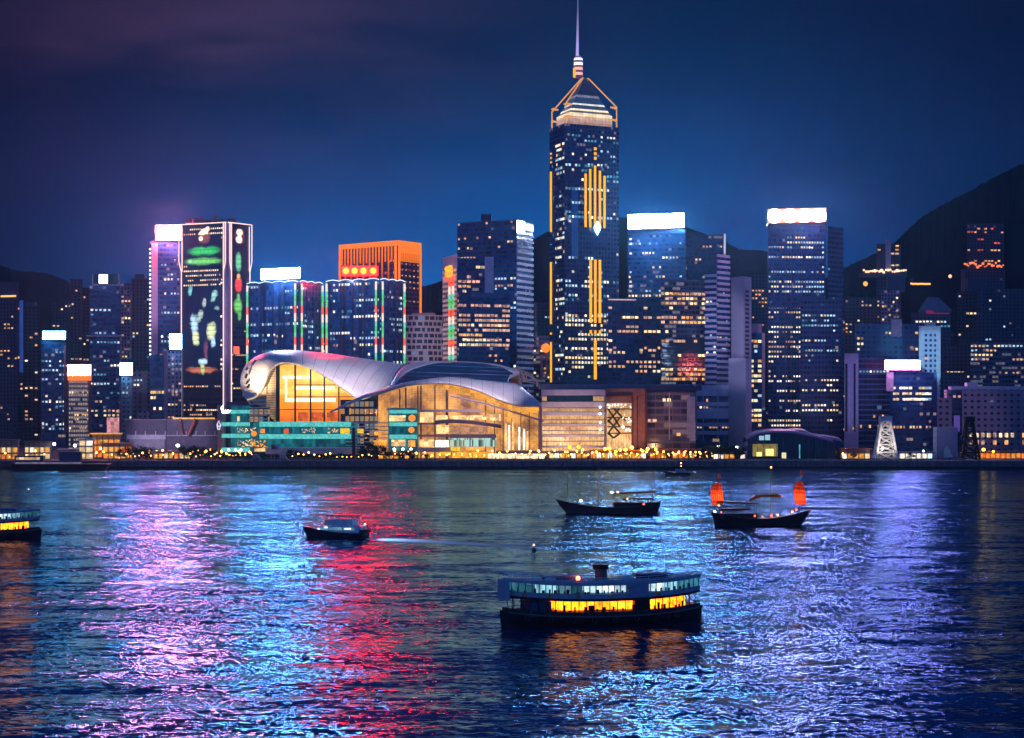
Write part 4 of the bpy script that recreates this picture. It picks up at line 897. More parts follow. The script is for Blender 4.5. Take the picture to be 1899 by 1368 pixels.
for (x0, y0, x1, y1) in ((468, 676, 475, 667), (456.5, 686, 459.5, 681), (455.5, 701, 458, 692), (456, 712, 460, 706), (458, 719, 463, 713), (461, 732, 465, 725)):
    a, c = P(x0, y0, 1388), P(x1, y1, 1388); sl.tube([a, c], .75, 5)
sl.build('nose_slit', M['black'], r)
# soffit cone under the nose
b = MB(); top = spline(pp([(459, 741, 1386), (474, 736, 1384), (486, 722, 1381), (494, 704, 1380)]), 14); bot = spline(pp([(461, 742, 1388), (472, 748, 1387), (484, 754, 1386), (494, 762, 1384)]), 14)
b.grid([top, bot]); b.build('nose_soffit', plain('warm_soffit', (.45, .30, .20), .6), r, smooth=True)
# second shell
E2 = pp([(612, 765, 1352), (650, 748.5, 1355), (674, 738.5, 1357), (700, 731, 1358), (735, 719.5, 1359), (770, 712.5, 1360), (823, 710.5, 1361), (858, 716, 1361), (893, 726.5, 1361), (928, 742, 1361), (963, 752, 1361), (1003, 752.5, 1362)])
U2 = pp([(612, 763.5, 1353), (650, 744.5, 1357), (674, 733.5, 1360), (700, 726, 1363), (735, 714, 1366), (770, 706.5, 1369), (823, 700.5, 1372), (858, 701.5, 1376), (893, 705, 1381), (930, 708, 1388), (960, 714, 1388), (1003, 749, 1370)])
loft('front_roof_band', E2, U2, RS, bulge=.10, n=80, rows=6)
L2 = pp([(731, 715, 1367), (745, 711.5, 1369), (770, 706.5, 1371), (805, 702.5, 1374), (840, 700.8, 1377), (893, 704.5, 1384), (928, 707.8, 1391), (945, 709, 1392)])
T2 = pp([(733, 713, 1370), (747, 697, 1378), (770, 684.5, 1386), (805, 675, 1394), (842, 672.5, 1400), (895, 675, 1406), (930, 680.5, 1408), (955, 688, 1404)])
def skyl(tt):
    uv = tt.n('ShaderNodeUVMap').outputs[0]; x, y, z = tt.sep(pos(tt)); f = tt.m('FRACT', tt.m('DIVIDE', tt.m('ADD', z, tt.m('MULTIPLY', x, .03)), 2.35))
    n = tt.noise(tt.vm('MULTIPLY', pos(tt), (.04, .04, .5)), 1.0, 2)
    return tt.bsdf(tt.mix(tt.m('MULTIPLY', tt.m('LESS_THAN', f, .14), tt.rng(n, .4, .6)), (.012, .025, .075), (.30, .36, .55)), .18, .6)
loft('dark_skylight', L2, T2, mat('skylight_glass', skyl), rows=12, bulge=.06)
T2o = pp([(724, 716, 1372), (738, 691, 1384), (754, 677, 1396), (780, 672, 1402), (842, 670.5, 1404), (895, 673, 1408), (931, 678, 1410), (961, 688, 1406)])
loft('skylight_hood', T2, T2o, ROOF, rows=3, thick=.6)
loft('rear_roof_slope', T2o, [q+Vector((8, 60, -26)) for q in T2o], ROOF, rows=4)
b = MB(); b.grid([spline(pp([(930, 680.5, 1407), (942, 683.5, 1405), (955, 688, 1402), (961, 693, 1398)]), 12), spline(pp([(940, 690, 1403), (946, 692, 1400), (952, 695, 1398), (957, 697, 1396)]), 12), spline(pp([(941, 709, 1391), (943, 707, 1390), (945, 703, 1390), (951, 699, 1392)]), 12)])
b.build('hood_nose', ROOF, r, smooth=True)
b = MB()
tr = pp([(954, 683, 1430), (963, 692, 1430), (958, 706, 1428), (966, 686, 1428), (975, 707, 1428), (978, 690, 1428), (990, 700, 1428), (999, 712, 1428)])
for i in range(len(tr)-1): b.tube([tr[i], tr[i+1]], .55, 5)
for a, c in ((0, 3), (3, 5), (5, 6), (2, 4), (4, 7), (1, 4)): b.tube([tr[a], tr[c]], .4, 5)
b.tube([P(950, 682, 1432), P(1000, 706, 1430)], .5, 5); b.build('roof_truss', M['rust'], r)
# glass hall beneath the left shell
def hallglow(tt):
    x, y, z = tt.sep(pos(tt)); h = tt.m('DIVIDE', tt.m('SUBTRACT', z, Z(785, 1390)), Z(675, 1390)-Z(785, 1390))
    n = tt.noise(tt.vm('MULTIPLY', pos(tt), (.05, .05, .35)), 1.0, 4, .65); n2 = tt.noise(pos(tt), .12, 3, .6)
    c = tt.ramp(tt.m('ADD', h, tt.m('MULTIPLY', tt.m('SUBTRACT', n, .5), .22)), [(0, (.70, .13, .003)), (.28, (.95, .22, .005)), (.42, (.95, .28, .006)), (.55, (1.25, .75, .16)), (.66, (1.0, .50, .06)), (.78, (1.2, .78, .20)), (1, (.9, .40, .02))])
    return tt.bsdf((.2, .1, .03), .5, .3, tt.vm('SCALE', c, scale=tt.rng(n2, .3, .7, .85, 1.4)), 1.15)
HG = mat('hall_glow', hallglow)
hf = spline([q+Vector((0, 11, -.6)) for q in A1[5:13]], 40); zb = Z(783, 1386)
b = MB(); lo = [Vector((q.x, q.y, zb)) for q in hf]; b.grid([lo, hf]); b.build('amber_hall_interior', HG, r)
b = MB(); fr = [Vector((q.x, 1378.6, q.z-.3)) for q in spline(A1[5:13], 40)]
MULL = plain('dark_bronze', (.05, .035, .03), .4)
for px, w in ((516, 2.0), (548, .9), (575, .8), (603, .8), (630, .7)):
    q = min(fr, key=lambda v: abs(v.x-P(px, 700, 1378).x)); b.box(q.x-w*.6, 1378, zb, q.x+w*.6, 1379.2, q.z)
for px0, px1, py in ((548, 622, 713.5), (548, 656, 735.5), (516, 630, 759.5)): b.pbox(px0, py-.7, px1, py+.7, 1378.3, .6)
b.build('hall_mullion', MULL, r)
GLOWY = emis('hall_white_frame', (1, .85, .48), 2.2, 'NONE', .2)
b = MB()
for (x0, y0, x1, y1) in ((528.5, 702, 532, 745), (528.5, 738, 622, 745), (547, 716, 620, 722), (524, 697, 575, 702)): b.pbox(x0, y0, x1, y1, 1384.5, .5)
b.build('light_cove', GLOWY, r)
b = MB(); b.pbox(513, 679, 549, 783, 1385.6, .4); 
b.grid([spline(pp([(494, 763, 1384), (500, 770, 1383), (513, 783, 1381)]), 10), spline(pp([(494, 700, 1381), (502, 686, 1379.5), (513, 677, 1378.5)]), 10)])
def screenwall(tt):
    x, y, z = tt.sep(pos(tt)); g = tt.m('GREATER_THAN', tt.m('FRACT', tt.m('DIVIDE', z, 1.5)), .3)
    n = tt.noise(tt.vm('MULTIPLY', pos(tt), (.6, .6, .2)), 1.0, 3)
    return tt.bsdf((.3, .22, .15), .5, .3, tt.mix(tt.rng(n, .3, .7), (.16, .09, .05), (.62, .36, .14)), tt.m('MULTIPLY', g, .8))
SWM = mat('glowing_glass_screen', screenwall)
b.f = b.f[6:]; b.uv = b.uv[24:]; b.mi = b.mi[6:]
b2 = MB(); b2.grid([spline(pp([(494, 763, 1384), (500, 772, 1383), (513, 783, 1381)]), 10), spline(pp([(494, 700, 1381.5), (502, 687, 1380), (513, 678, 1379)]), 10)]); b2.build('glass_screen', SWM, r)
OD = emis('orange_door_light', (1, .16, .01), .75, 'NONE', .4)
for x0, x1 in ((553, 572), (577, 600), (606, 628)):
    b = MB(); b.pbox(x0, 764, x1, 780, 1383, .5); b.build('orange_doorway', OD, r)
# teal terraces
TEALB = emis('teal_band', (.12, .66, .62), .95, 'NONE', .12)
def tealglass(tt):
    p = pos(tt); x, y, z = tt.sep(p); n = tt.white(tt.vm('FLOOR', tt.vm('DIVIDE', p, (2.4, 50, 3.4)))); n2 = tt.noise(tt.vm('MULTIPLY', p, (.35, .1, .12)), 1.0, 3, .6)
    return tt.bsdf((.02, .12, .15), .15, .6, (.012, .22, .24), tt.m('MULTIPLY', tt.rng(n, 0, 1, .08, .75), tt.rng(n2, .32, .68, .15, 1.3)))
TG = mat('teal_terrace_glass', tealglass, 'NONE')
b = MB()
for (x0, y0, x1, y1, Y) in ((428, 752, 462, 838, 1368), (462, 783, 664, 838, 1366), (720, 756, 774, 838, 1358)): b.pbox(x0, y0, x1, y1, Y, 14)
b.build('terrace_block', TG, r)
for (x0, y0, x1, y1, Y) in ((411, 760, 462, 766.5, 1362), (411, 783, 462, 790, 1362), (411, 804.5, 462, 811.5, 1362), (481, 782, 650, 791, 1362), (481, 805, 650, 813.5, 1362), (722, 760, 773, 766.5, 1354.5), (722, 783, 773, 790, 1354.5), (722, 806, 773, 813.5, 1354.5), (411, 830, 462, 838, 1362)):
    b = MB(); b.pbox(x0, y0, x1, y1, Y, 4); b.build('teal_parapet', TEALB, r)
b = MB(); b.pbox(403, 752, 414, 838, 1363, 14); b.build('brown_pier', plain('mauve_brown', (.30, .21, .24), .8), r)
b = MB()
q = [P(402.5, 787, 1362), P(406, 780, 1362), P(409, 788, 1362), P(407, 796, 1362), P(404, 796, 1362)]
b.tube(q+[q[0]], .35, 5); b.tube([P(403.5, 790, 1362), P(408.5, 790, 1362)], .3, 5); b.build('white_emblem', emis('emblem_white', (.8, .8, 1), 1.2, 'NONE'), r)
b = MB()
for k, y in enumerate(range(741, 836, 7)): b.pbox(462 if y < 783 else 640, y, (496 if y < 783 else 724), y+1.6, 1364.2, .8)
b.build('white_louvre', plain('louvre_white', (.8, .8, .85)), r)
DGL = facade('dark_glazing', (.02, .03, .05), (.02, .04, .07), 4.6, 3.0, (.1, .9, .15, .85), .42, ((.45, .22, .06), (.10, .16, .18)))
for q_ in ((462, 756, 497, 784, 1366.5), (631, 741, 720, 838, 1366.8)):
    b = MB(); b.pbox(*q_, 10); b.build('dark_glazing', DGL, r)
random.seed(21)
def bits(name, m, spec, Y, d=.4, per=None):
    b = MB()
    for (x0, y0, x1, y1, n, w, h) in spec:
        for _ in range(n):
            x, y = random.uniform(x0, x1), random.uniform(y0, y1); ww, hh = w*random.uniform(.5, 1.3), h*random.uniform(.5, 1.2); b.pbox(x-ww/2, y-hh/2, x+ww/2, y+hh/2, Y-random.uniform(0, .3), d)
    o = b.build(name, m, r); o['kind'] = 'stuff'; return o
AMB = emis('interior_amber', (1, .40, .05), 1.3, 'NONE', .45); CRM = emis('interior_cream', (1, .60, .24), 1.5, 'NONE', .6); WHT = emis('interior_white', (1, .92, .78), 2.0, 'NONE', .5); YEL = emis('interior_yellow', (1, .62, .02), 1.1, 'NONE', .2)
for (x0, y0, x1, y1, m) in ((631, 794, 648, 804, YEL), (663, 795, 674, 803, YEL), (694, 800, 708, 806, AMB), (692, 816, 717, 826, AMB), (726, 815, 752, 827, CRM), (757, 816, 770, 828, AMB), (722, 770, 752, 781, CRM), (483, 795, 491, 803, AMB), (526, 795, 535, 804, OD), (472, 831, 492, 837, CRM), (440, 772, 444, 781, CRM)):
    b = MB(); b.pbox(x0, y0, x1, y1, 1357 if 720 < x0 < 775 else 1363.5, .5); b.build('lit_panel', m, r)
for px, py, rr in ((764, 775, 2.3), (763, 797, 2.0), (471, 804, 1.8)):
    b = MB(); b.lathe([(0, -rr), (rr*.8, -rr*.6), (rr, 0), (rr*.8, rr*.6), (0, rr)], P(px, py, 1356.5), 12); b.build('round_orange_lamp', emis('round_orange', (1, .30, .02), 1.1, 'NONE'), r)
bits('interior_sparkle', CRM, [(440, 793, 460, 802, 22, 1.4, 1.4), (440, 816, 470, 828, 30, 1.8, 1.6), (560, 793, 585, 803, 24, 1.2, 1.6), (606, 793, 628, 803, 26, 1.3, 1.5), (465, 793, 476, 803, 10, 1.5, 2)], 1361.9)
bits('interior_glow', AMB, [(462, 815, 496, 832, 30, 2.6, 3), (675, 755, 715, 835, 16, 3, 2), (636, 756, 700, 768, 3, 2, 14)], 1363.4)
b = MB()
for px in (424, 437, 447): b.ball(P(px, 834, 1360.5), .8, 6)
for px in (731, 747, 762): b.ball(P(px, 833, 1353), 1.0, 6)
b.build('terrace_spotlight', emis('spot_cyan_white', (.7, .95, 1), 6, 'NONE'), r)
b = MB(); rows = [spline(pp([(492, 842, 1350), (540, 842, 1341), (590, 842, 1339), (640, 842, 1344), (668, 842, 1352)]), 24), spline(pp([(492, 830, 1352), (540, 830.5, 1343), (590, 831, 1341), (640, 830, 1346), (668, 829, 1354)]), 24), spline(pp([(492, 829, 1362), (540, 829, 1361), (590, 829, 1361), (640, 829, 1361), (668, 828.5, 1362)]), 24)]
b.grid(rows); b.build('curved_canopy', plain('cream_canopy', (.62, .52, .48), .5), r, smooth=True)
# right glass hall
def amberwall(tt):
    uv = tt.n('ShaderNodeUVMap').outputs[0]; u, v, _ = tt.sep(uv)
    n = tt.noise(tt.vm('MULTIPLY', uv, (.05, .05, 1)), 1.0, 3, .6); n2 = tt.noise(tt.vm('MULTIPLY', uv, (.30, .22, 1)), 1.0, 4, .7)
    g = tt.m('MULTIPLY', tt.rng(tt.m('FRACT', tt.m('DIVIDE', u, 1.9)), .0, .16, .62, 1), tt.rng(tt.m('FRACT', tt.m('DIVIDE', v, 1.55)), 0, .22, .6, 1))
    c = tt.ramp(tt.m('ADD', tt.m('MULTIPLY', n, .75), tt.m('MULTIPLY', n2, .30)), [(.28, (.07, .026, .016)), (.43, (.24, .095, .032)), (.53, (.62, .26, .05)), (.66, (1.05, .48, .10)), (.8, (1.5, .85, .32))])
    return tt.bsdf((.12, .07, .06), .25, .5, tt.vm('SCALE', c, scale=tt.m('MULTIPLY', g, 1.22)), 1.0)
AW = mat('amber_curtain_wall', amberwall)
ef = spline([q+Vector((0, 7, -.5)) for q in E2[3:]], 70); b = MB()
def lerpz(q, f): return Vector((q.x, q.y, LAND+(q.z-LAND)*f))
b.grid([[lerpz(q, k/14) for q in ef] for k in range(15)]); b.build('amber_glass_wall', AW, r)
b = MB()
for q in [ef[i] for i in (6, 13, 18, 24, 30, 40, 50)]: pass
for px, w in ((719.5, 1.3), (742, .8), (754, 1.0), (781, 1.0), (808, .9), (831, 1.7), (774, .8), (900, .6), (918, .6), (935, .6), (950, .5), (965, .5), (980, .5), (1001, 1.2)):
    q = min(ef, key=lambda v: abs(v.x-P(px, 700, 1366).x)); b.box(q.x-w*.45, 1365.6, LAND, q.x+w*.45, 1366.8, q.z-.5)
b.build('wall_mullion', plain('plum_mullion', (.13, .08, .09), .5), r)
LED = plain('mauve_ledge', (.50, .38, .44), .6, .3, .15)
for (x0, y0, x1, y1, Y) in ((775, 759, 892, 764, 1362), (775, 784, 812, 787, 1362), (774, 806, 834, 809.5, 1362), (834, 805, 920, 812, 1358), (774, 830, 835, 838, 1358), (718, 757.5, 776, 760, 1355)):
    b = MB(); b.pbox(x0, y0, x1, y1, Y, 4); b.build('ledge', LED, r)
b = MB(); R = []
for y, dz in ((786, 0), (780, 0)): R.append(spline(pp([(806, y+1, 1360), (830, y-1.5, 1356), (860, y-1, 1354), (890, y+2, 1355), (930, y+8, 1360)]), 30))
R.append(spline(pp([(806, 779, 1365), (830, 777, 1365), (860, 778, 1365), (890, 781, 1365), (930, 787, 1365)]), 30)); b.grid(R); b.build('curved_ledge', plain('plum_ledge', (.30, .18, .22)), r, smooth=True)
for (x0, y0, x1, y1, m) in ((779, 764, 803, 783, CRM), (808, 770, 830, 782, CRM), (834, 770, 902, 778, CRM), (908, 768, 928, 780, CRM), (809, 788, 832, 804, CRM), (834, 789, 905, 804, emis('interior_rose', (.9, .42, .22), .65, 'NONE', .35)), (777, 815, 805, 829, CRM), (807, 816, 832, 829, WHT), (936, 760, 950, 775, AMB)):
    b = MB(); b.pbox(x0, y0, x1, y1, 1365, .6); b.build('lit_panel', m, r)
for px, y0 in ((938, 775), (944, 778), (951, 772), (963, 782), (972, 785), (978, 790)):
    b = MB(); b.pbox(px-1.8, y0+10, px+1.8, 834, 1364.6, .5); b.build('lit_column', WHT if px in (963, 944, 972) else CRM, r)
def greenwin(tt):
    p = pos(tt); n = tt.white(tt.vm('FLOOR', tt.vm('DIVIDE', p, (.8, 50, 4.0)))); c = tt.ramp(n, [(0, (.02, .05, .05)), (.3, (.25, .42, .32)), (.6, (.75, .8, .5)), (.85, (.5, .95, .9))]); return tt.bsdf((.05, .06, .06), .3, .5, c, .8)
b = MB(); b.pbox(834, 812, 921, 828, 1362, .5); b.build('green_lit_window', mat('green_window_row', greenwin, 'NONE'), r)
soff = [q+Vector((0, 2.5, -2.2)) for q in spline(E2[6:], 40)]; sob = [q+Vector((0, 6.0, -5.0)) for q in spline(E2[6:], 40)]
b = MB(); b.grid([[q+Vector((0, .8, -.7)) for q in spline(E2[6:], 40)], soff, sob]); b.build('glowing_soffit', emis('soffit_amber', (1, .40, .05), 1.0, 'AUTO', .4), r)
b = MB(); b.tube(pp([(836, 734, 1361), (900, 748, 1361), (950, 763, 1361), (1008, 781, 1360)]), .55, 5); b.tube(pp([(1002, 752, 1361), (1003, 838, 1361)]), .9, 6); b.build('sloping_rail', LED, r)
for (x0, y0, x1, y1, m) in ((836, 829, 853, 836, YEL), (864, 829, 896, 835, AMB), (838, 838, 905, 849, emis('kiosk_amber', (1, .42, .03), 1.3, 'AUTO', .4)), (815, 838, 836, 843, YEL)):
    b = MB(); b.pbox(x0, y0, x1, y1, 1353, 2); b.build('amber_canopy', m, r)
b = MB(); b.pbox(920, 836, 1003, 841, 1353, 8); b.build('entrance_canopy', plain('blue_grey_canopy', (.22, .25, .38)), r)
b = MB(); b.pbox(905, 841, 1010, 851, 1356, 1); b.build('entrance_glow', emis('entrance_cream', (1, .78, .48), 1.5, 'AUTO', .5), r)
body = MB(); a, c = P(455, 0, 1500), P(985, 0, 1500); body.box(a.x, 1400, LAND, c.x, 1490, Z(745, 1400)); body.build('hall_core', M['navy'], r)

# ------------------------------------------------------------------ exhibition wing and brown portal
t = Tower('exhibition_wing', 'amber-lit exhibition wing with pale floor ledges right of winged hall', [(1004, 1372), (1124, 1376)], 722, plain('wing_panel', (.40, .34, .38)), 60)
r2 = t.root
def wingwall(tt):
    uv = tt.n('ShaderNodeUVMap').outputs[0]; u, v, _ = tt.sep(uv); n = tt.noise(tt.vm('MULTIPLY', uv, (.06, .07, 1)), 1.0, 3, .6); n2 = tt.noise(tt.vm('MULTIPLY', uv, (.7, .25, 1)), 1.0, 3, .7)
    c = tt.ramp(tt.m('ADD', tt.m('MULTIPLY', n, .5), tt.m('MULTIPLY', n2, .62)), [(.32, (.12, .05, .03)), (.45, (.50, .24, .09)), (.58, (.95, .55, .20)), (.75, (1.4, 1.0, .6))])
    g = tt.rng(tt.m('FRACT', tt.m('DIVIDE', u, 1.6)), 0, .2, .6, 1); return tt.bsdf((.2, .12, .08), .3, .4, tt.vm('SCALE', c, scale=g), tt.rng(v, Z(757, 1372), Z(815, 1372), .62, 1.0))
WW = mat('wing_lit_wall', wingwall)
for y0, y1 in ((735, 743), (757, 763), (770, 777), (779, 785), (790, 797), (799, 805), (810, 817), (819, 826), (830, 836)):
    b = MB(); t.ubox(0, .6, Z(y1, 1372), 39.5, Z(y0, 1372), b, .25); b.build('lit_floor', WW, r2)
b = MB()
for y0, y1 in ((722, 733), (745, 755), (764, 770), (786, 789), (806, 809.5), (827, 830)): b.pbox(1004, y0, 1122, y1, 1369.5, 3)
b.build('floor_ledge', plain('lilac_ledge', (.74, .68, .74), .5, .4, .12), r2)
b = MB(); b.pbox(1014, 733, 1100, 744, 1370.5, 2); b.build('ribbon_window', plain('green_black_glass', (.02, .05, .06), .15, .6), r2)
for px in (1111, 1113): 
    for py in (755, 767, 783, 796):
        if px == 1113: b = MB(); b.ball(P(px, py, 1368), .75, 6); b.build('white_spotlight', emis('spot_white', (.95, .9, 1), 5, 'NONE'), r2)
for px in (1056, 1073): b = MB(); b.ball(P(px, 828.5, 1367), 1.25, 8); b.build('yellow_lamp', emis('yellow_lamp', (1, .58, .01), 2.2, 'NONE'), r2)
t.done()
t = Tower('portal_building', 'brown stone portal frame around a glazed wall with crossing braces', [(1124, 1378), (1198, 1382)], 720, M['brown'], 50); r3 = t.root
b = MB(); t.ubox(0, .3, Z(836, 1378), t.u(0, 1171), Z(747, 1378), b, .15); b.build('lit_glazing', WW, r3)
b = MB()
for y in (757, 773, 790, 802): t.panel(0, 1126, y, 1171, y+2.2, b, .7)
for x in (1124, 1148): pass
for (x0, y0, x1, y1) in ((1127, 757, 1149, 790), (1149, 757, 1127, 783), (1127, 778, 1150, 803), (1149, 775, 1128, 803), (1138, 757, 1160, 780), (1128, 803, 1138, 812), (1150, 803, 1138, 812)): b.tube([P(x0, y0, 1377), P(x1, y1, 1377)], .6, 5)
b.build('cross_brace', MULL, r3)
b = MB(); t.panel(0, 1171, 735, 1174, 838, b, 1.5); t.panel(0, 1124, 731, 1174, 735, b, 1.5); t.panel(0, 1181, 735, 1183, 838, b, .8); t.panel(0, 1196, 722, 1199, 838, b, 1.2); b.build('portal_frame', plain('dark_brown_stone', (.14, .06, .055), .8), r3)
bits_r = r; r = r3; bits('interior_sparkle', WHT, [(1126, 749, 1170, 756, 16, 3, 3), (1152, 760, 1170, 800, 14, 3, 4)], 1376.6); r = bits_r; t.done()
t = Tower('glass_building', 'dim reflective glass block between brown portal and white podium', [(1200, 1400), (1290, 1404)], 726, facade('dim_reflective_wall', (.22, .15, .20), (.10, .08, .13), 4.4, 5.5, (.03, .97, .3, 1), .24, ((.16, .085, .075), (.07, .065, .10))), 40)
b = MB(); t.panel(0, 1240, 728, 1242, 815, b, .6); t.panel(0, 1274, 735, 1289, 812, b, .5); b.build('pale_pier', M['lav'], t.root); t.lit(0, 735, 812, [('amber', 3), ('warm', 2), ('peach', 2)], .42, 4.4, 3, run=3, wh=.45, ww=.85); t.part('roof_slab', M['navy'], [(0, 1200, 715, 1300, 724)], 2); t.done()
b = MB(); b.pbox(1000, 712, 1300, 721, 1440, 60); rr = thing('roof_deck', 'long dark roof deck behind the exhibition wing and portal', 'roof deck', (P(1150, 0, 1470).x, 1470, LAND)); b.build('deck_slab', plain('slate_deck', (.20, .22, .34)), rr)
b = MB(); b.box(P(1010, 0, 1450).x, 1445, LAND, P(1290, 0, 1450).x, 1490, Z(721, 1445)-.02); b.build('deck_wall', M['navy'], rr)
# low halls at left of the convention centre
for nm, lab, x0, x1, yt, wt in (('pier_hall', 'low dark hall with a pale lower band, left of the screen tower foot', 231, 308, 778, 1), ('pier_hall', 'low plum hall beneath the screen tower with thin white rail', 309, 405, 777, 0)):
    t = Tower(nm, lab, [(x0, 1440), (x1, 1442)], yt, plain('plum_hall_wall', (.11, .09, .15), .7), 30)
    if wt: t.part('pale_band', M['lav'], [(0, 235, 806, 307, 814)], .8); t.part('post', M['lav'], [(0, px, 799, px+1.3, 806) for px in (251, 269, 288, 306)], .8); t.part('lower_wall', plain('grey_violet', (.3, .27, .36)), [(0, 240, 814, 305, 832)], .4)
    else:
        t.part('white_rail', M['lav'], [(0, 309, 806.5, 403, 808)]+[(0, px, 799, px+1, 807) for px in (328, 345, 363, 380, 398)], .9)
        t.part('canopy_light', emis('canopy_amber', (1, .45, .06), 1.0, 'NONE', .3), [(0, 321, 774, 398, 777)], 1.6)
        b = MB(); b.tube([P(333, 776, 1436), P(338, 806, 1436)], .5, 5); b.tube([P(362, 776, 1436), P(349, 808, 1436)], .9, 5); b.build('brace', plain('rust_red', (.4, .1, .06)), t.root)
    t.done()
# ------------------------------------------------------------------ waterfront: kiosks, lamps, trees
random.seed(5)
def kiosk(name, label, px0, px1, py0, Y, roof, glow, style=0, k=1.0):
    a, b_ = P(px0, py0, Y), P(px1, py0, Y); rt = thing(name, label, 'kiosk' if 'kiosk' in name else 'pavilion', ((a.x+b_.x)/2, Y+3, LAND)); h = a.z-LAND
    b = MB(); b.box(a.x-.4, Y-.8, a.z-.7, b_.x+.4, Y+8, a.z); b.build('roof', roof, rt)
    b = MB(); b.box(a.x+.3, Y+3, LAND, b_.x-.3, Y+7, a.z-.7); b.build('wall', M['stone'], rt)
    n = max(2, int((b_.x-a.x)/3.2))
    for i in range(n):
        x0 = a.x+.4+(b_.x-a.x-.8)*i/n; x1 = x0+(b_.x-a.x-.8)/n
        for j in range(max(1, int(h/4.2))):
            z0 = LAND+.5+j*4.0; z1 = min(a.z-.9, z0+2.9)
            if z1-z0 > .6: b = MB(); b.box(x0+.25, Y+2.7, z0, x1-.25, Y+3.05, z1); b.build('lit_bay', random.choice(glow), rt)
        b = MB(); b.box(x0-.15, Y, LAND, x0+.15, Y+.3, a.z-.7); b.build('post', M['dark'], rt)
    return rt
A_, C_, W_, Y_ = emis('bay_amber', (1, .42, .06), .95, 'AUTO', .5), emis('bay_cream', (1, .68, .34), 1.0, 'AUTO', .5), emis('bay_white', (1, .9, .75), 1.4, 'AUTO', .4), emis('bay_orange', (1, .24, .02), 1.3, 'AUTO', .4)
kiosk('ferry_pier', 'amber-lit pier hall at the far left water edge', -40, 32, 815, 1326, plain('slate_roof', (.1, .1, .14)), [A_, A_, Y_, C_])
kiosk('ferry_pier', 'cream-lit pier hall beside the far left amber pier', 43, 92, 818, 1330, plain('slate_roof', (.1, .1, .14)), [C_, C_, W_, A_])
kiosk('kiosk', 'white low kiosk with red flecks left of the pale box', 108, 140, 832, 1322, M['pale'], [C_, emis('bay_violet', (.6, .3, .9), .8, 'NONE', .4), W_])
kiosk('kiosk', 'pale boxy kiosk under the orange sign tower', 144, 172, 812, 1335, M['pale'], [C_, W_, A_])
kiosk('pavilion', 'gold-roofed pavilion left of the dark tree clump', 168, 222, 803, 1372, emis('gold_roof_glow', (1, .42, .015), 1.0, 'AUTO', .25), [Y_, A_])
kiosk('pavilion', 'orange market pavilion beneath the gold roof', 188, 244, 821, 1345, plain('amber_awning', (.6, .3, .06)), [A_, Y_, A_])
kiosk('pavilion', 'amber open pavilion beneath the trees left of the teal terraces', 282, 352, 836, 1340, plain('amber_awning', (.6, .3, .06)), [A_, Y_, A_, C_])
kiosk('pavilion', 'long low amber pavilion right of the dark column', 690, 770, 842, 1332, plain('rust_awning', (.35, .12, .06)), [A_, M['dark'], A_, M['dark']])
kiosk('pavilion', 'bright amber arcade at the foot of the brown portal', 1094, 1200, 834, 1345, plain('amber_awning', (.6, .3, .06)), [A_, A_, Y_, W_])
kiosk('pavilion', 'dim amber arcade below the dim glass block', 1204, 1300, 832, 1350, plain('rust_awning', (.35, .12, .06)), [A_, M['dark'], Y_, M['dark']])
kiosk('pavilion', 'cream shopfront below the exhibition wing', 1016, 1090, 836, 1348, M['lav'], [C_, W_, A_, C_])
kiosk('pavilion', 'red-roofed lit shed right of the domed hall', 1560, 1616, 831, 1340, plain('red_awning', (.4, .07, .03)), [W_, C_, A_, C_])
kiosk('kiosk', 'pale blue-white lit shed right of the lattice pylon', 1668, 1732, 838, 1340, plain('slate_roof', (.1, .1, .14)), [W_, emis('bay_blue_white', (.6, .85, 1), 1.6, 'NONE', .4), W_])
kiosk('pavilion', 'orange-lit shed at the right edge below the stone building', 1808, 1905, 836, 1345, plain('rust_awning', (.35, .12, .06)), [Y_, A_, Y_])
kiosk('kiosk', 'white lit kiosk between trees and the domed hall', 1322, 1384, 840, 1335, plain('slate_roof', (.1, .1, .14)), [W_, M['dark'], W_, A_])
# domed hall at right
r = thing('domed_hall', 'low dark hall with two overlapping curved roofs by the water', 'hall', (P(1472, 840, 1350).x, 1355, LAND))
def shell(name, pts, Y, m, dep=26, back=-4):
    a = spline([P(x, y, Y) for x, y in pts], 40); b = MB()
    b.grid([[q+Vector((0, -1, -1.2)) for q in a], a, [q+Vector((0, dep*.5, 1.2)) for q in a], [q+Vector((0, dep, back)) for q in a]]); return b.build(name, m, r, smooth=True)
DR = plain('violet_roof', (.20, .15, .32), .4, .5)
shell('roof_shell', [(1384, 813), (1400, 804), (1425, 799), (1460, 798.5), (1490, 803), (1520, 810), (1545, 816)], 1348, DR)
shell('roof_shell', [(1460, 799), (1490, 798), (1508, 806), (1535, 810), (1557, 814), (1563, 818)], 1356, DR)
b = MB(); a = spline([P(x, y, 1352) for x, y in [(1386, 815), (1400, 807), (1425, 802), (1460, 801.5), (1490, 806), (1520, 812), (1560, 818)]], 40); b.grid([[Vector((q.x, q.y, LAND)) for q in a], a]); b.build('glass_wall', plain('dark_hall_glass', (.015, .022, .05), .15, .6), r)
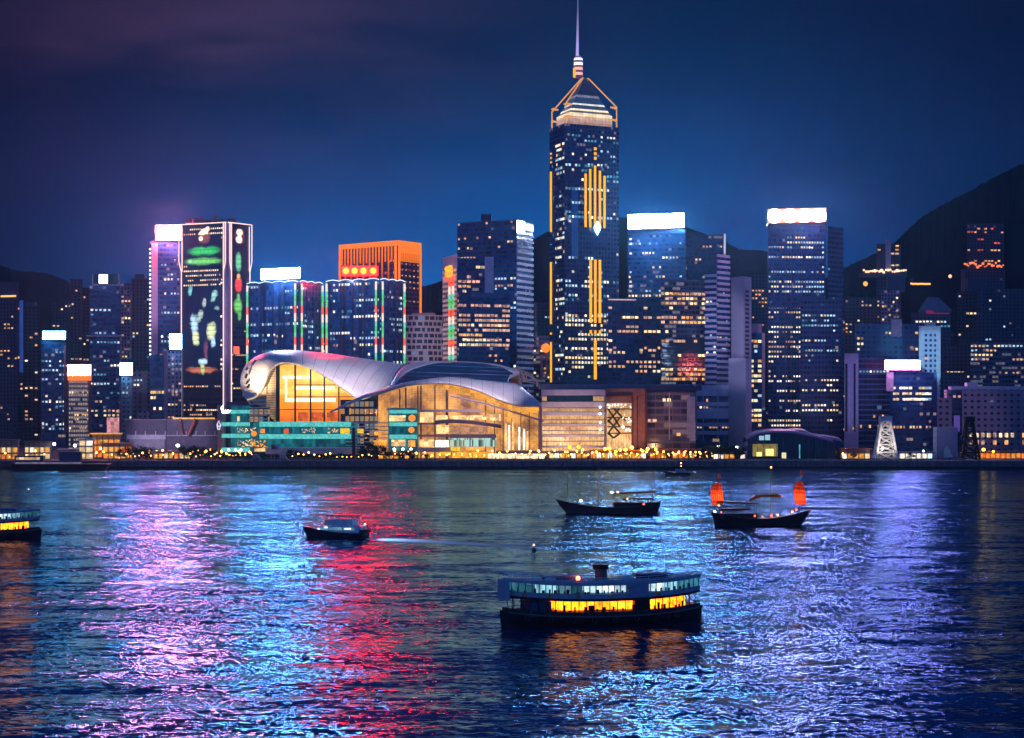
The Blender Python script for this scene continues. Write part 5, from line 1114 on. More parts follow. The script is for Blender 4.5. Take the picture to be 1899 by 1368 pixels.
for x0, y0, x1, y1, m in ((1408, 808, 1417, 816, emis('pale_window', (.35, .62, .75), .9, 'NONE')), (1419, 806, 1428, 816, emis('pale_window', (.35, .62, .75), .9, 'NONE')), (1396, 823, 1442, 846, emis('olive_glow', (.55, .42, .10), .45, 'NONE', .4)), (1403, 838, 1413, 846, emis('hall_yellow', (1, .85, .25), 1.3, 'NONE')), (1420, 832, 1435, 845, emis('hall_yellow', (1, .85, .25), 1.3, 'NONE')), (1450, 839, 1458, 852, emis('hall_cream', (.9, .8, .45), 1.0, 'NONE')), (1482, 824, 1484, 850, emis('teal_strip', (.1, .6, .7), .8, 'NONE', .5))):
    b = MB(); b.pbox(x0, y0, x1, y1, 1351.2-(.3 if x1-x0 < 20 else 0), .5); b.build('lit_window', m, r)
b = MB()
for px in range(1392, 1560, 12): b.pbox(px, 812, px+.8, 850, 1351, .4)
b.build('mullion', M['navy'], r)
# lattice pylons
def pylon(label, cx, w0, w1, ytop, ybot, Y, m, house=None):
    rt = thing('lattice_tower', label, 'lattice tower', (P(cx, ybot, Y).x, Y, LAND)); x = P(cx, 0, Y).x; zt_, z0 = Z(ytop, Y), LAND; k = Y/F; a0, a1 = w0*k/2, w1*k/2
    cs = [(-1, -1), (1, -1), (1, 1), (-1, 1)]
    def cor(j, f): s = a0+(a1-a0)*f; return Vector((x+cs[j % 4][0]*s, Y+cs[j % 4][1]*s, z0+(zt_-z0)*f))
    for j in range(4): b = MB(); b.tube([cor(j, 0), cor(j, 1)], .75, 6); b.build('leg', m, rt)
    b = MB(); n = 5
    for i in range(n):
        for j in range(4):
            b.tube([cor(j, i/n), cor(j+1, (i+1)/n)], .3, 4); b.tube([cor(j+1, i/n), cor(j, (i+1)/n)], .3, 4); b.tube([cor(j, (i+1)/n), cor(j+1, (i+1)/n)], .35, 4)
    b.build('bracing', m, rt); b = MB(); b.box(x-a1-1, Y-a1-1, zt_, x+a1+1, Y+a1+1, zt_+3.2); b.build('head', M['lav'] if house is None else house, rt); return rt
WL = plain('white_painted_steel', (.75, .72, .68), .5)
pylon('white floodlit lattice tower on the waterfront at right', 1642, 40, 16, 781, 851, 1325, WL)
pylon('black lattice crane tower in front of the orange-lit shed', 1798, 32, 11, 782, 851, 1318, plain('black_steel', (.015, .012, .012)), M['black'])
# stone monuments and flagpoles
for lab, cx in (('left stone pylon of the pair beside flagpoles', 474), ('right stone pylon of the pair beside flagpoles', 523.5)):
    rt = thing('stone_pylon', lab, 'monument', (P(cx, 850, 1312).x, 1312, LAND)); b = MB(); x = P(cx, 0, 1312).x; zt_ = Z(844, 1312)
    b.hexa([(x-2, 1310, LAND), (x+2, 1310, LAND), (x+2, 1314, LAND), (x-2, 1314, LAND)], [(x-1.5, 1310.5, zt_), (x+1.5, 1310.5, zt_), (x+1.5, 1313.5, zt_), (x-1.5, 1313.5, zt_)]); b.build('shaft', plain('mauve_stone', (.42, .38, .46)), rt)
    b = MB(); b.box(x-1.9, 1310.1, zt_, x+1.9, 1313.9, zt_+.7); b.build('cap', M['pale'], rt); b = MB(); b.hexa([(x+2.1, 1310.2, LAND), (x+4.2, 1310.2, LAND), (x+4.2, 1313, LAND), (x+2.1, 1313, LAND)], [(x+1.7, 1310.2, zt_-.4), (x+2.1, 1310.2, zt_-.4), (x+2.1, 1313, zt_-.4), (x+1.7, 1313, zt_-.4)]); b.build('buttress', plain('cream_stone', (.6, .5, .4)), rt)
for lab, cx, c, dx in (('flagpole flying a red flag before the winged hall', 503, (.6, .02, .015), 2.6), ('flagpole flying a white flag before the winged hall', 508.5, (.7, .7, .72), 3.0)):
    rt = thing('flagpole', lab, 'flagpole', (P(cx, 850, 1309).x, 1309, LAND)); x = P(cx, 0, 1309).x; b = MB(); b.tube([(x, 1309, LAND), (x, 1309, Z(824, 1309))], [.16, .1], 6); b.build('pole', M['steel'], rt)
    b = MB(); zt_ = Z(825, 1309); b.grid([[(x+s*dx*i/8*1.0, 1309+.35*math.sin(i*1.3), z-.25*i/8) for i in range(9)] for s, z in ((1, zt_), (1, zt_-1.2), (1, zt_-2.4))]); o = b.build('flag', plain('flag_%d' % int(cx), c), rt, smooth=True); o.modifiers.new('t', 'SOLIDIFY').thickness = .05
rt = thing('dark_column', 'tall dark column standing before the teal terraces', 'column', (P(656, 850, 1318).x, 1318, LAND)); x = P(656, 0, 1318).x
b = MB(); b.box(x-.95, 1317, LAND, x+.95, 1319, Z(795, 1318)); b.build('shaft', plain('dark_bronze_column', (.03, .03, .045), .4), rt); b = MB(); b.box(x-1.4, 1316.6, LAND, x+1.4, 1319.4, LAND+1.2); b.build('plinth', M['stone'], rt); b = MB(); b.lathe([(.95, 0), (.7, .5), (0, .9)], (x, 1318, Z(795, 1318)), 8); b.build('cap', M['dark'], rt)
# street lamps
def make_lamp(name, m, h, rg, arm=0):
    rt = thing(name, 'x', 'street lamp', (0, 0, 0)); b = MB(); b.tube([(0, 0, 0), (0, 0, h)], [.14, .08], 6)
    if arm: b.tube([(0, 0, h), (0, -.9, h+.3)], .07, 5)
    b.build('pole', M['dark'], rt, local=True); b = MB(); b.lathe([(0, -rg), (rg*.7, -rg*.7), (rg, 0), (rg*.7, rg*.7), (0, rg)], (0, -.9*bool(arm), h+rg*.6), 8); b.build('globe', m, rt, local=True)
    b = MB(); b.lathe([(.3, 0), (.3, .4), (.14, .6)], (0, 0, 0), 6); b.build('base', M['dark'], rt, local=True); return rt
LA = emis('lamp_amber', (1, .34, .05), 13.0); LO = emis('lamp_orange', (1, .27, .015), 26.0); LW = emis('lamp_white', (.80, .90, 1), 16)
am = make_lamp('street_lamp', LA, 4.2, .55); og = make_lamp('street_lamp', LO, 6.0, .95); wh = make_lamp('street_lamp', LW, 9.0, .95, 1)
used = {}
def lamps(proto, spots, group, labels):
    for k, (px, Y) in enumerate(spots):
        lb = labels[min(k, len(labels)-1)]; q = XY(px, Y)
        if proto.name not in used: proto.location = (q.x, q.y, LAND); proto['label'] = lb; proto['group'] = group; used[proto.name] = 1
        else: o = dup(proto, (q.x, q.y, LAND), lb); o['group'] = group; sc = random.uniform(.45, 1.2); o.scale = (sc, sc, sc*random.uniform(.75, 1.15))
J = lambda a: a+random.uniform(-2.2, 2.2)
lamps(am, [(J(px), random.choice((1308, 1316, 1326))) for px in range(346, 468, 9)], 'amber lamps along the promenade', ['small amber globe lamp in the promenade row below the teal terraces'])
lamps(am, [(J(px), random.choice((1308, 1318))) for px in range(543, 690, 10)], 'amber lamps along the promenade', ['small amber globe lamp in the promenade row below the curved canopy'])
lamps(am, [(J(px), 1316) for px in (8, 20, 34, 50, 66, 84)], 'amber lamps along the promenade', ['small amber globe lamp before the piers at far left'])
lamps(am, [(J(px), 1312) for px in (207, 222, 236, 250, 264, 278, 300, 320)], 'amber lamps along the promenade', ['small amber globe lamp before the market pavilions and dark trees'])
lamps(am, [(J(px), 1312) for px in (800, 832, 920, 948, 975, 1000, 1028, 1052, 1084, 1110)], 'amber lamps along the promenade', ['small amber globe lamp before the entrance of the amber glass hall'])
lamps(am, [(J(px), 1330) for px in (1254, 1268, 1282, 1296, 1312)], 'amber lamps along the promenade', ['small amber globe lamp under the white podium columns'])
lamps(og, [(1130, 1340), (1150, 1336), (1172, 1344), (1182, 1338), (1192, 1342), (1201, 1336), (1216, 1342), (1232, 1345), (1824, 1340), (1842, 1342), (1563, 1338)], 'orange street lamps', ['large orange street lamp at the portal arcade', 'large orange street lamp at the portal arcade', 'large orange street lamp at the portal arcade', 'large orange street lamp at the portal arcade', 'large orange street lamp at the portal arcade', 'large orange street lamp at the portal arcade', 'large orange street lamp by the dim glass block', 'large orange street lamp by the dim glass block', 'orange street lamp beside the shed at right edge', 'orange street lamp beside the shed at right edge', 'orange street lamp at the right end of the domed hall'])
lamps(wh, [(101, 1330), (139.5, 1332), (187, 1336), (330, 1326), (1366, 1332), (1636, 1322), (1712, 1330), (1332, 1330)], 'bright white flood lamps', ['leftmost bright white flood lamp above the piers', 'bright white flood lamp above the pale boxy kiosk', 'white flood lamp beside the gold-roofed pavilion', 'white flood lamp rising from trees below the plum hall', 'bright white flood lamp left of the domed hall', 'white flood lamp inside the white lattice tower foot', 'white flood lamp over the blue-white shed', 'white flood lamp beside the trees and white kiosk'])
for row, Y0 in ((0, 1345), (1, 1362)):
    lamps(am, [(J(px), Y0+random.uniform(-6, 6)) for px in range(180, 470, 11)], 'amber lamps behind the promenade', ['small amber globe lamp behind the trees left of the stone pylons'])
    lamps(am, [(J(px), 1338+random.uniform(-6, 4)) for px in range(675, 1010, 14)], 'amber lamps behind the promenade', ['small amber globe lamp at the foot of the amber glass hall'])
    lamps(am, [(J(px), 1334+random.uniform(-6, 6)) for px in range(1010, 1325, 10)], 'amber lamps behind the promenade', ['small amber globe lamp in the dense row from exhibition wing to white podium'])
lamps(og, [(px, 1333) for px in (1106, 1122, 1142, 1160, 1250, 1268)], 'orange street lamps', ['large orange street lamp at the portal arcade'])
# trees
def leafmat(tt):
    r_ = tt.n('ShaderNodeObjectInfo').outputs['Random']; n = tt.noise(pos(tt), .8, 2); return tt.bsdf(tt.mix(tt.rng(n, .3, .7), (.018, .04, .018), (.05, .09, .03)), .7, .2)
LEAF = mat('leaf', leafmat)
def make_tree(seed):
    rr = random.Random(seed); rt = thing('tree', 'x', 'tree', (0, 0, 0)); b = MB(); b.tube([(0, 0, 0), (.1, 0, 2.0), (.05, .1, 3.6)], [.32, .24, .15], 7)
    lobes = []
    for k in range(11):
        a = rr.uniform(0, 6.28); rad = rr.uniform(.6, 3.3); z = rr.uniform(3.2, 7.2)-rad*.35; lobes.append((Vector((rad*math.cos(a), rad*math.sin(a), z)), rr.uniform(1.0, 1.9)))
        if k < 7: b.tube([(.06, .05, rr.uniform(2.2, 3.4)), tuple(lobes[-1][0])], [.12, .04], 5)
    b.build('trunk', M['bark'], rt, local=True); c = MB()
    for p, s in lobes:
        for _ in range(60):
            d = Vector((rr.gauss(0, 1), rr.gauss(0, 1), rr.gauss(0, .8))).normalized()*s*rr.uniform(.5, 1.15); q = p+d; a = Vector((rr.gauss(0, 1), rr.gauss(0, 1), rr.gauss(0, 1))).normalized(); e = a.cross(d+Vector((.01, 0, .02))).normalized(); w = rr.uniform(.22, .48)
            c.poly([q-a*w, q-e*w*.6, q+a*w, q+e*w*.6])
    c.build('crown', LEAF, rt, local=True); return rt
TR = [make_tree(k) for k in range(3)]; tu = [0, 0, 0]
spots = [(224, 1318, .9, 'tree at the left end of the clump below the pale banded hall'), (240, 1322, 1.15, 'broad tree in the clump below the pale banded hall'), (256, 1318, 1.25, 'tallest tree in the clump below the pale banded hall'), (272, 1322, 1.05, 'tree at the right end of the clump below the pale banded hall'),
 (341, 1322, 1.05, 'tree just right of the white lamp below the plum hall'), (354, 1318, 1.35, 'tall tree below the plum hall'), (370, 1322, 1.1, 'rounded tree below the plum hall beside the brown pier'), (388, 1320, .95, 'low tree left of the brown pier'), (417, 1322, .7, 'small tree below the left teal parapets'), (436, 1322, .75, 'small dark tree below the teal spotlights'), (456, 1320, .7, 'small tree left of the stone pylons'), (490, 1330, .75, 'small tree between the stone pylons'),
 (540, 1318, 1.15, 'round dark tree right of the stone pylons'), (553, 1322, 1.0, 'dark tree at the left end of the curved canopy'), (583, 1322, .8, 'small tree below the middle of the curved canopy'), (606, 1322, .75, 'low tree below the right of the curved canopy'), (632, 1322, .75, 'low tree left of the dark column'), (668, 1320, 1.0, 'tree just right of the dark column'), (684, 1318, 1.4, 'tall tree right of the dark column'), (700, 1322, 1.25, 'broad tree left of the right teal block'), (722, 1320, .9, 'tree below the left of right teal block'), (742, 1322, .85, 'tree below the right teal block'), (762, 1322, .85, 'tree below the round orange lamps'), (790, 1320, .6, 'small tree left of the amber canopies'), (1316, 1330, 1.15, 'dark tree in front of the white podium'), (1336, 1326, 1.3, 'tree left of the white kiosk lamp'), (1352, 1328, 1.45, 'tallest tree beside the white kiosk lamp'), (1372, 1330, 1.1, 'tree left of the domed hall roof'), (1240, 1338, .8, 'small dark tree before the dim amber arcade'), (1276, 1336, .85, 'dark tree at the right end of dim amber arcade'), (1690, 1325, .6, 'small tree right of the white lattice tower'), (1585, 1325, .6, 'small tree before the red-roofed shed')]
for k, (px, Y, s, lb) in enumerate(spots):
    q = XY(px, Y); j = k % 3; rz = random.uniform(0, 6.28)
    if not tu[j]: tu[j] = 1; o = TR[j]; o.location = (q.x, q.y, LAND); o.rotation_euler = (0, 0, rz); o['label'] = lb
    else: o = dup(TR[j], (q.x, q.y, LAND), lb, rz)
    s = s*.78 if 405 < px < 650 else s; o.scale = (s*random.uniform(.95, 1.25), s*1.1, s); o['group'] = 'trees along the promenade'
# hedge, railing, shrubs
hd = MB(); rr = random.Random(4)
for k in range(4200):
    px = rr.uniform(200, 1780); q = XY(px, rr.uniform(1307, 1312)); h = LAND+rr.uniform(.1, 1.3); a = Vector((rr.gauss(0, 1), rr.gauss(0, 1), rr.gauss(0, 1))).normalized()*rr.uniform(.3, .6); e = a.cross(Vector((rr.gauss(0, 1), 1, rr.gauss(0, 1)))).normalized()*.3; c = Vector((q.x, q.y, h)); hd.poly([c-a, c-e, c+a, c+e])
tag(hd.build('shrubs', mat('shrub_leaf', lambda tt: tt.bsdf(tt.mix(tt.rng(tt.noise(pos(tt), .5, 2), .3, .7), (.05, .04, .06), (.12, .08, .10)), .8, .2))), 'low mauve shrubs along the sea wall', 'shrubs', kind='stuff')
rl = thing('railing', 'thin steel railing along the top of the sea wall', 'railing', (0, 1302, LAND+.1)); b = MB()
for z in (LAND+.6, LAND+1.15): b.tube([(-330, 1301, z), (330, 1301, z)], .06, 4)
b.build('rail', M['steel'], rl); b = MB()
for k in range(166): b.box(-330+k*4-.05, 1300.95, LAND+.1, -330+k*4+.05, 1301.05, LAND+1.15)
o = b.build('post', M['steel'], rl); o['kind'] = 'stuff'
bg = thing('barge', 'long low dark barge with a lit strip moored at far left', 'barge', (P(88, 868, 1285).x, 1285, 0)); b = MB(); a, c = P(22, 868, 1285), P(205, 868, 1285)
b.hexa([(a.x+3, 1282, -.5), (c.x-3, 1282, -.5), (c.x-3, 1292, -.5), (a.x+3, 1292, -.5)], [(a.x, 1281, 3.4), (c.x, 1281, 3.4), (c.x, 1293, 3.4), (a.x, 1293, 3.4)]); b.build('hull', M['black'], bg)
b = MB(); a, c = P(28, 0, 1284), P(150, 0, 1284); b.box(a.x, 1284, 3.4, c.x, 1285, 4.4); b.build('lit_deck_strip', emis('dim_lilac_strip', (.45, .36, .62), .35, 'NONE', .3), bg)
b = MB(); a, c = P(27, 0, 1286), P(80, 0, 1286); b.box(a.x, 1286, 3.4, c.x, 1290, 8.2); b.build('cabin', M['navy'], bg); b = MB(); b.box(a.x+1, 1285.6, 5.8, c.x-2, 1286.1, 7.2); b.build('lit_cabin_window', emis('cabin_window', (1, .6, .3), .9, 'NONE', .6), bg)
b = MB(); a, c = P(110, 0, 1287), P(150, 0, 1287); b.box(a.x, 1287, 3.4, c.x, 1291, 10.5); b.build('wheelhouse', M['navy'], bg)
# ------------------------------------------------------------------ boats
def bow(x, L, B, p0=2.2, p1=2.2):
    s = abs(x)/(L/2); return B/2*max(0.03, (1-s**(p1 if x > 0 else p0)))
def hull(L, B, zd, d, xs0=0, xs1=0, p0=2.2, p1=2.2, n=30):     # zd(x): deck height; xs: overhang of the ends at deck level
    b = MB(); rows = []
    for i in range(n+1):
        x = -L/2+L*i/n; w = bow(x, L, B, p0, p1); z = zd(x); f = x/(L/2); ov = xs1*max(0, f)**2 if f > 0 else -xs0*max(0, -f)**2
        rows.append([(x+ov, -w, z), (x+ov*.55, -w*.94, z*.5), (x, -w*.82, 0), (x, -w*.5, -d), (x, 0, -d*1.1), (x, w*.5, -d), (x, w*.82, 0), (x+ov*.55, w*.94, z*.5), (x+ov, w, z)])
    b.grid(rows); b.grid([[q[0] for q in rows], [q[-1] for q in rows]])
    return b
def band(b, L, bf, z0, z1, x0, x1, n=24):      # closed wall following the plan curve; z0,z1 functions of x
    xs = [x0+(x1-x0)*i/n for i in range(n+1)]
    lo = [(x, -bf(x), z0(x)) for x in xs]+[(x, bf(x), z0(x)) for x in reversed(xs)]; hi = [(x, -bf(x), z1(x)) for x in xs]+[(x, bf(x), z1(x)) for x in reversed(xs)]
    lo.append(lo[0]); hi.append(hi[0]); b.grid([lo, hi]); b.poly(hi[:-1]); b.poly(lo[:-1][::-1])
def ferry(label, loc, rz, seed):
    rr = random.Random(seed); L, B = 38.0, 8.6; rt = thing('ferry', label, 'ferry', loc, None, rz); sh = lambda x: .95*(x/19)**2
    hull(L, B, lambda x: 1.7+sh(x)*1.3, 1.0, .3, .3, 3.2, 3.2).build('hull', mat('ferry_hull', lambda tt: tt.bsdf((.004, .006, .006), .4, .4)), rt, local=True, smooth=False)
    bf = lambda k: (lambda x: max(.25, B/2*k*(1-abs(x/19.6)**4.0)))
    b = MB(); band(b, L, bf(.97), lambda x: 1.65+sh(x), lambda x: 2.5+sh(x), -18.6, 18.6); b.build('lower_bulwark', mat('bulwark_green', lambda tt: tt.bsdf((.010, .016, .016), .45, .4)), rt, local=True)
    b = MB(); band(b, L, bf(1.0), lambda x: 4.35+sh(x), lambda x: 4.8+sh(x), -18.4, 18.6); b.build('deck_edge', M['black'], rt, local=True)
    FW = mat('ferry_upper_paint', lambda tt: tt.bsdf(tt.vm('SCALE', (.34, .40, .48), scale=tt.rng(tt.noise(pos(tt), .7, 4), .3, .7, .8, 1.15)), .5, .3))
    b = MB(); band(b, L, bf(.98), lambda x: 4.8+sh(x), lambda x: 5.65+sh(x), -18.2, 18.6); b.build('upper_bulwark', FW, rt, local=True)
    b = MB(); band(b, L, bf(1.03), lambda x: 7.15+sh(x), lambda x: 7.75+sh(x), -18.4, 18.8); b.build('roof', FW, rt, local=True)
    # glow decks: cabin cores
    def amc(tt):
        p = pos(tt); n = tt.noise(tt.vm('MULTIPLY', p, (1.3, .2, .9)), 1.0, 3, .7); n2 = tt.noise(p, .22, 2)
        return tt.bsdf((.1, .05, .01), .5, .3, tt.ramp(n, [(.3, (.22, .03, .001)), (.46, (1, .095, .002)), (.6, (1, .14, .005)), (.74, (1, .22, .04))]), tt.m('MULTIPLY', tt.rng(n2, .3, .7, .7, 1.5), 9.0))
    AM = mat('ferry_amber_core', amc)
    for x0, x1, k in ((-10.2, -1.2, 0), (-1.0, 4.6, 1), (8.0, 15.0, 0)):
        n = 10; xs = [x0+(x1-x0)*i/n for i in range(n+1)]
        for s in (-1, 1):
            b = MB(); f = bf(.80); b.grid([[(x, s*f(x), (2.55 if not k else 1.95)+sh(x)) for x in xs], [(x, s*f(x), 4.3+sh(x)) for x in xs]]); b.build('lower_saloon_light', AM, rt, local=True)
    sb = MB(); x = -10.0
    while x < 15:
        for s in (-1, 1):
            h = rr.uniform(2.6, 3.7); y = s*bf(.85)(x); sb.box(x-.16, y-.2, 2.3+sh(x), x+rr.uniform(.05, .45), y+.2, h+sh(x))
        x += rr.uniform(.4, 1.3)
    o = sb.build('seat_row', mat('dark_seat', lambda tt: tt.bsdf((.02, .008, .004), .7, .2)), rt, local=True); o['kind'] = 'stuff'
    b = MB(); b.box(4.8, -3.7, 1.8, 7.8, 3.7, 4.5); b.build('engine_casing', M['black'], rt, local=True)
    b = MB(); b.box(-14.5, -3.0, 1.8, -10.6, 3.0, 4.5); b.build('stair_lobby', M['navy'], rt, local=True)
    b = MB(); f = bf(.955); x = -17.4
    while x < 17.6: b.box(x-.07, -f(x)-.06, 2.4+sh(x), x+.07, -f(x)+.10, 4.4+sh(x)); b.box(x-.07, f(x)-.1, 2.4+sh(x), x+.07, f(x)+.06, 4.4+sh(x)); x += 1.45
    b.build('lower_post', M['black'], rt, local=True)
    UC, UT, UW = emis('ferry_cool_core', (.34, .76, .95), .85, 'AUTO', .8), emis('ferry_teal_core', (.05, .26, .36), .7, 'NONE', .7), emis('ferry_white_core', (.62, .88, 1), 1.7, 'AUTO', .7)
    for x0, x1, m in ((-17.0, -13.6, UT), (-13.4, -7.2, UC), (-7, -5, UT), (-4.8, 3.2, UW), (7.6, 10.4, UW), (10.6, 13.2, UC), (13.4, 18.0, UT)):
        xs = [x0+(x1-x0)*i/6 for i in range(7)]; f = bf(.86)
        for s in (-1, 1): b = MB(); b.grid([[(x, s*f(x), 5.5+sh(x)) for x in xs], [(x, s*f(x), 7.1+sh(x)) for x in xs]]); b.build('upper_saloon_light', m, rt, local=True)
    xs = [3.6+(7.4-3.6)*i/4 for i in range(5)]; f = bf(.99)
    for s in (-1, 1): b = MB(); b.grid([[(x, s*f(x), 4.85+sh(x)) for x in xs], [(x, s*f(x), 7.2+sh(x)) for x in xs]]); b.build('side_panel', plain('ferry_side_panel', (.30, .30, .42)), rt, local=True)
    b = MB(); f = bf(.965); x = -17.6
    while x < 18.2:
        for s in (-1, 1): b.box(x-.09, s*f(x)-.06, 5.6+sh(x), x+.09, s*f(x)+.06, 7.2+sh(x))
        x += 1.15
    b.build('window_post', FW, rt, local=True)
    b = MB(); b.box(-18.9, -2.6, 4.8, -18.2, 2.6, 8.3); b.build('end_screen', plain('ferry_end_screen', (.42, .40, .50)), rt, local=True)
    for x in (-8.5, 9.5): b = MB(); b.box(x-2.6, -1.5, 7.7, x+2.6, 1.5, 8.8); b.build('wheelhouse', M['navy'], rt, local=True); b = MB(); b.box(x-3.0, -1.8, 8.8, x+3.0, 1.8, 8.95); b.build('wheelhouse_roof', FW, rt, local=True)
    b = MB(); b.lathe([(1.2, 7.6), (1.1, 9.6), (1.1, 9.8)], (-.3, 0, 0), 12); b.build('funnel', plain('funnel_grey', (.12, .10, .12)), rt, local=True); b = MB(); b.lathe([(1.1, 9.8), (1.5, 9.85), (1.5, 10.7), (0, 10.8)], (-.3, 0, 0), 12); b.build('funnel_cap', M['black'], rt, local=True)
    b = MB(); b.ball((-5.5, -2.6, 8.5), .42, 8); b.build('red_lamp', emis('ferry_red_lamp', (1, .12, .04), 14), rt, local=True); b = MB(); b.box(-5.65, -2.75, 7.7, -5.35, -2.45, 8.2); b.build('lamp_stand', M['dark'], rt, local=True)
    b = MB(); b.tube([(12.3, 0, 8.9), (12.3, 0, 12.4)], .09, 5); b.build('mast', M['dark'], rt, local=True)
    b = MB(); f = bf(.985); n_ = 40; xs = [-18+36.2*i/n_ for i in range(n_+1)]
    for s in (-1, 1): b.tube([(x, s*f(x), 8.55+sh(x)) for x in xs], .05, 4); b.tube([(x, s*f(x), 8.15+sh(x)) for x in xs], .04, 4)
    for x in xs[::2]:
        for s in (-1, 1): b.tube([(x, s*f(x), 7.7+sh(x)), (x, s*f(x), 8.55+sh(x))], .04, 4)
    b.build('roof_rail', M['white'], rt, local=True)
    b = MB(); f = bf(.985)
    for s in (-1, 1): b.tube([(x, s*(f(x)+.08), 1.62+sh(x)*1.2) for x in xs], .16, 5)
    b.build('rubbing_strake', plain('strake_grey', (.10, .11, .12)), rt, local=True)
    for x in (-15, -11, -7, -3, 1, 5, 9, 13):
        b = MB(); y = -bf(.98)(x)-.2; b.tube([(x+.42*math.cos(a_*.5236), y, 1.05+sh(x)*1.1+.42*math.sin(a_*.5236)) for a_ in range(13)], .15, 5); b.build('tyre_fender', plain('tyre_rubber', (.03, .03, .03)), rt, local=True)
    for x in (-15.5, -11.2, -6, 0.2, 9, 14.5):
        b = MB(); y = -bf(1.0)(x)-.06; b.tube([(x+.33*math.cos(a_*.5236), y, 5.22+sh(x)+.33*math.sin(a_*.5236)) for a_ in range(13)], .10, 5); b.build('life_ring', plain('life_ring_orange', (.85, .28, .06)), rt, local=True)
    sb = MB(); x = -16.5
    while x < 17:
        for s in (-1, 1):
            y = s*bf(.90)(x); sb.box(x-.14, y-.12, 5.4+sh(x), x+rr.uniform(.1, .4), y+.12, rr.uniform(5.9, 6.5)+sh(x))
        x += rr.uniform(.5, 1.9)
    o = sb.build('upper_seat_row', mat('dark_seat_blue', lambda tt: tt.bsdf((.02, .03, .04), .7, .2)), rt, local=True); o['kind'] = 'stuff'
    for k in range(4):
        x = (-13, -10.5, 4, 14)[k]; b = MB(); b.lathe([(0, -1.1), (.45, -.9), (.5, 0), (.45, .9), (0, 1.1)], (0, 0, 0), 8); b.v = [(x+c, -1.9+a, 8.2+b_) for a, b_, c in b.v]; b.build('life_raft', M['white'], rt, local=True)
    return rt
q = P(1117, 1156, 395); ferry('double-decked ferry lit amber below and blue-white above, nearest the viewer', (q.x, 395, 0), math.radians(17), 3)
q = P(-46, 0, 640); ferry('double-decked ferry cut off by the left edge, amber lower deck', (q.x, 640, 0), math.radians(3), 9)
# motor yacht
q = P(627, 0, 645); rt = thing('motor_yacht', 'grey-white motor yacht heading left with a wake behind', 'yacht', (q.x, 645, 0), None, math.radians(157)); rt.scale = (1.1, 1.1, 1.05)
YH = plain('yacht_dark_hull', (.012, .014, .03), .35); YW_ = plain('yacht_white', (.78, .80, .84), .35)
hull(18.6, 5.0, lambda x: 1.5+.035*max(0, x+3)**1.5, .8, 0, 1.6, 9, 1.9).build('hull', YH, rt, local=True, smooth=True)
bfy = lambda x: 2.1*(1-max(0, (x-1)/8.2)**2)
b = MB(); band(b, 18, bfy, lambda x: 1.5, lambda x: 3.5-.12*max(0, x), -7.5, 6.5); b.build('saloon', YW_, rt, local=True)
b = MB(); band(b, 18, lambda x: bfy(x)*.86, lambda x: 3.4, lambda x: 5.3-.10*max(0, x), -5.2, 3.2); b.build('flybridge', YW_, rt, local=True)
b = MB(); band(b, 18, lambda x: 2.2, lambda x: 6.1, lambda x: 6.4, -6.4, 2.6); b.build('hard_top', M['navy'], rt, local=True)
for x, y in ((-5.9, 1.8), (-5.9, -1.8), (1.9, 1.6), (1.9, -1.6)): b = MB(); b.tube([(x, y, 5.0), (x, y, 6.15)], .1, 5); b.build('top_post', YW_, rt, local=True)
for x0, x1, m in ((-6.0, -2.5, 'teal'), (-2.2, 1.6, 'teal'), (2.0, 4.6, 'teal')):
    n = [x0+(x1-x0)*i/4 for i in range(5)]
    for s in (-1, 1): b = MB(); b.grid([[(x, s*(bfy(x)+.04), 2.2) for x in n], [(x, s*(bfy(x)+.04), 3.0-.1*max(0, x)) for x in n]]); b.build('saloon_window', emis('yacht_saloon_glow', (.25, .60, .85), .45, 'NONE', .5), rt, local=True)
for x, z in ((-4.4, 2.65), (-3.6, 2.6), (2.6, 2.85), (4.8, 2.4)): b = MB(); b.box(x-.55, bfy(x)-.1, z-.16, x+.55, bfy(x)+.08, z+.18); b.build('cabin_light', emis('yacht_light', (.7, 1, 1), 2.2, 'NONE'), rt, local=True)
b = MB(); b.ball((-8.0, 0, 3.9), .22, 6); b.build('stern_light', emis('stern_white', (1, .9, .85), 9), rt, local=True); b = MB(); b.tube([(-8.0, 0, 1.6), (-8.0, 0, 3.8)], .05, 5); b.build('stern_staff', M['steel'], rt, local=True)
b = MB(); b.box(-8.6, -2.2, 1.5, -7.4, 2.2, 2.4); b.build('transom', YH, rt, local=True); b = MB(); b.tube([(9.2, 0, 2.9), (6.5, 1.5, 3.0), (3.4, 2.1, 2.8)], .06, 5); b.tube([(9.2, 0, 2.9), (6.5, -1.5, 3.0), (3.4, -2.1, 2.8)], .06, 5); b.build('bow_rail', M['steel'], rt, local=True)
l = bpy.data.lights.new('wake_fill_light', 'SPOT'); l.energy = 5e4; l.color = (.20, .55, 1); l.spot_size = math.radians(62); l.spot_blend = .6; l.shadow_soft_size = .2  # light added above the stern only to brighten the wake
o = bpy.data.objects.new('wake_fill_light', l); COL.objects.link(o); o.parent = rt; o.location = (-6.6, 0, 5.9); o.rotation_euler = (math.radians(79), 0, math.radians(75))
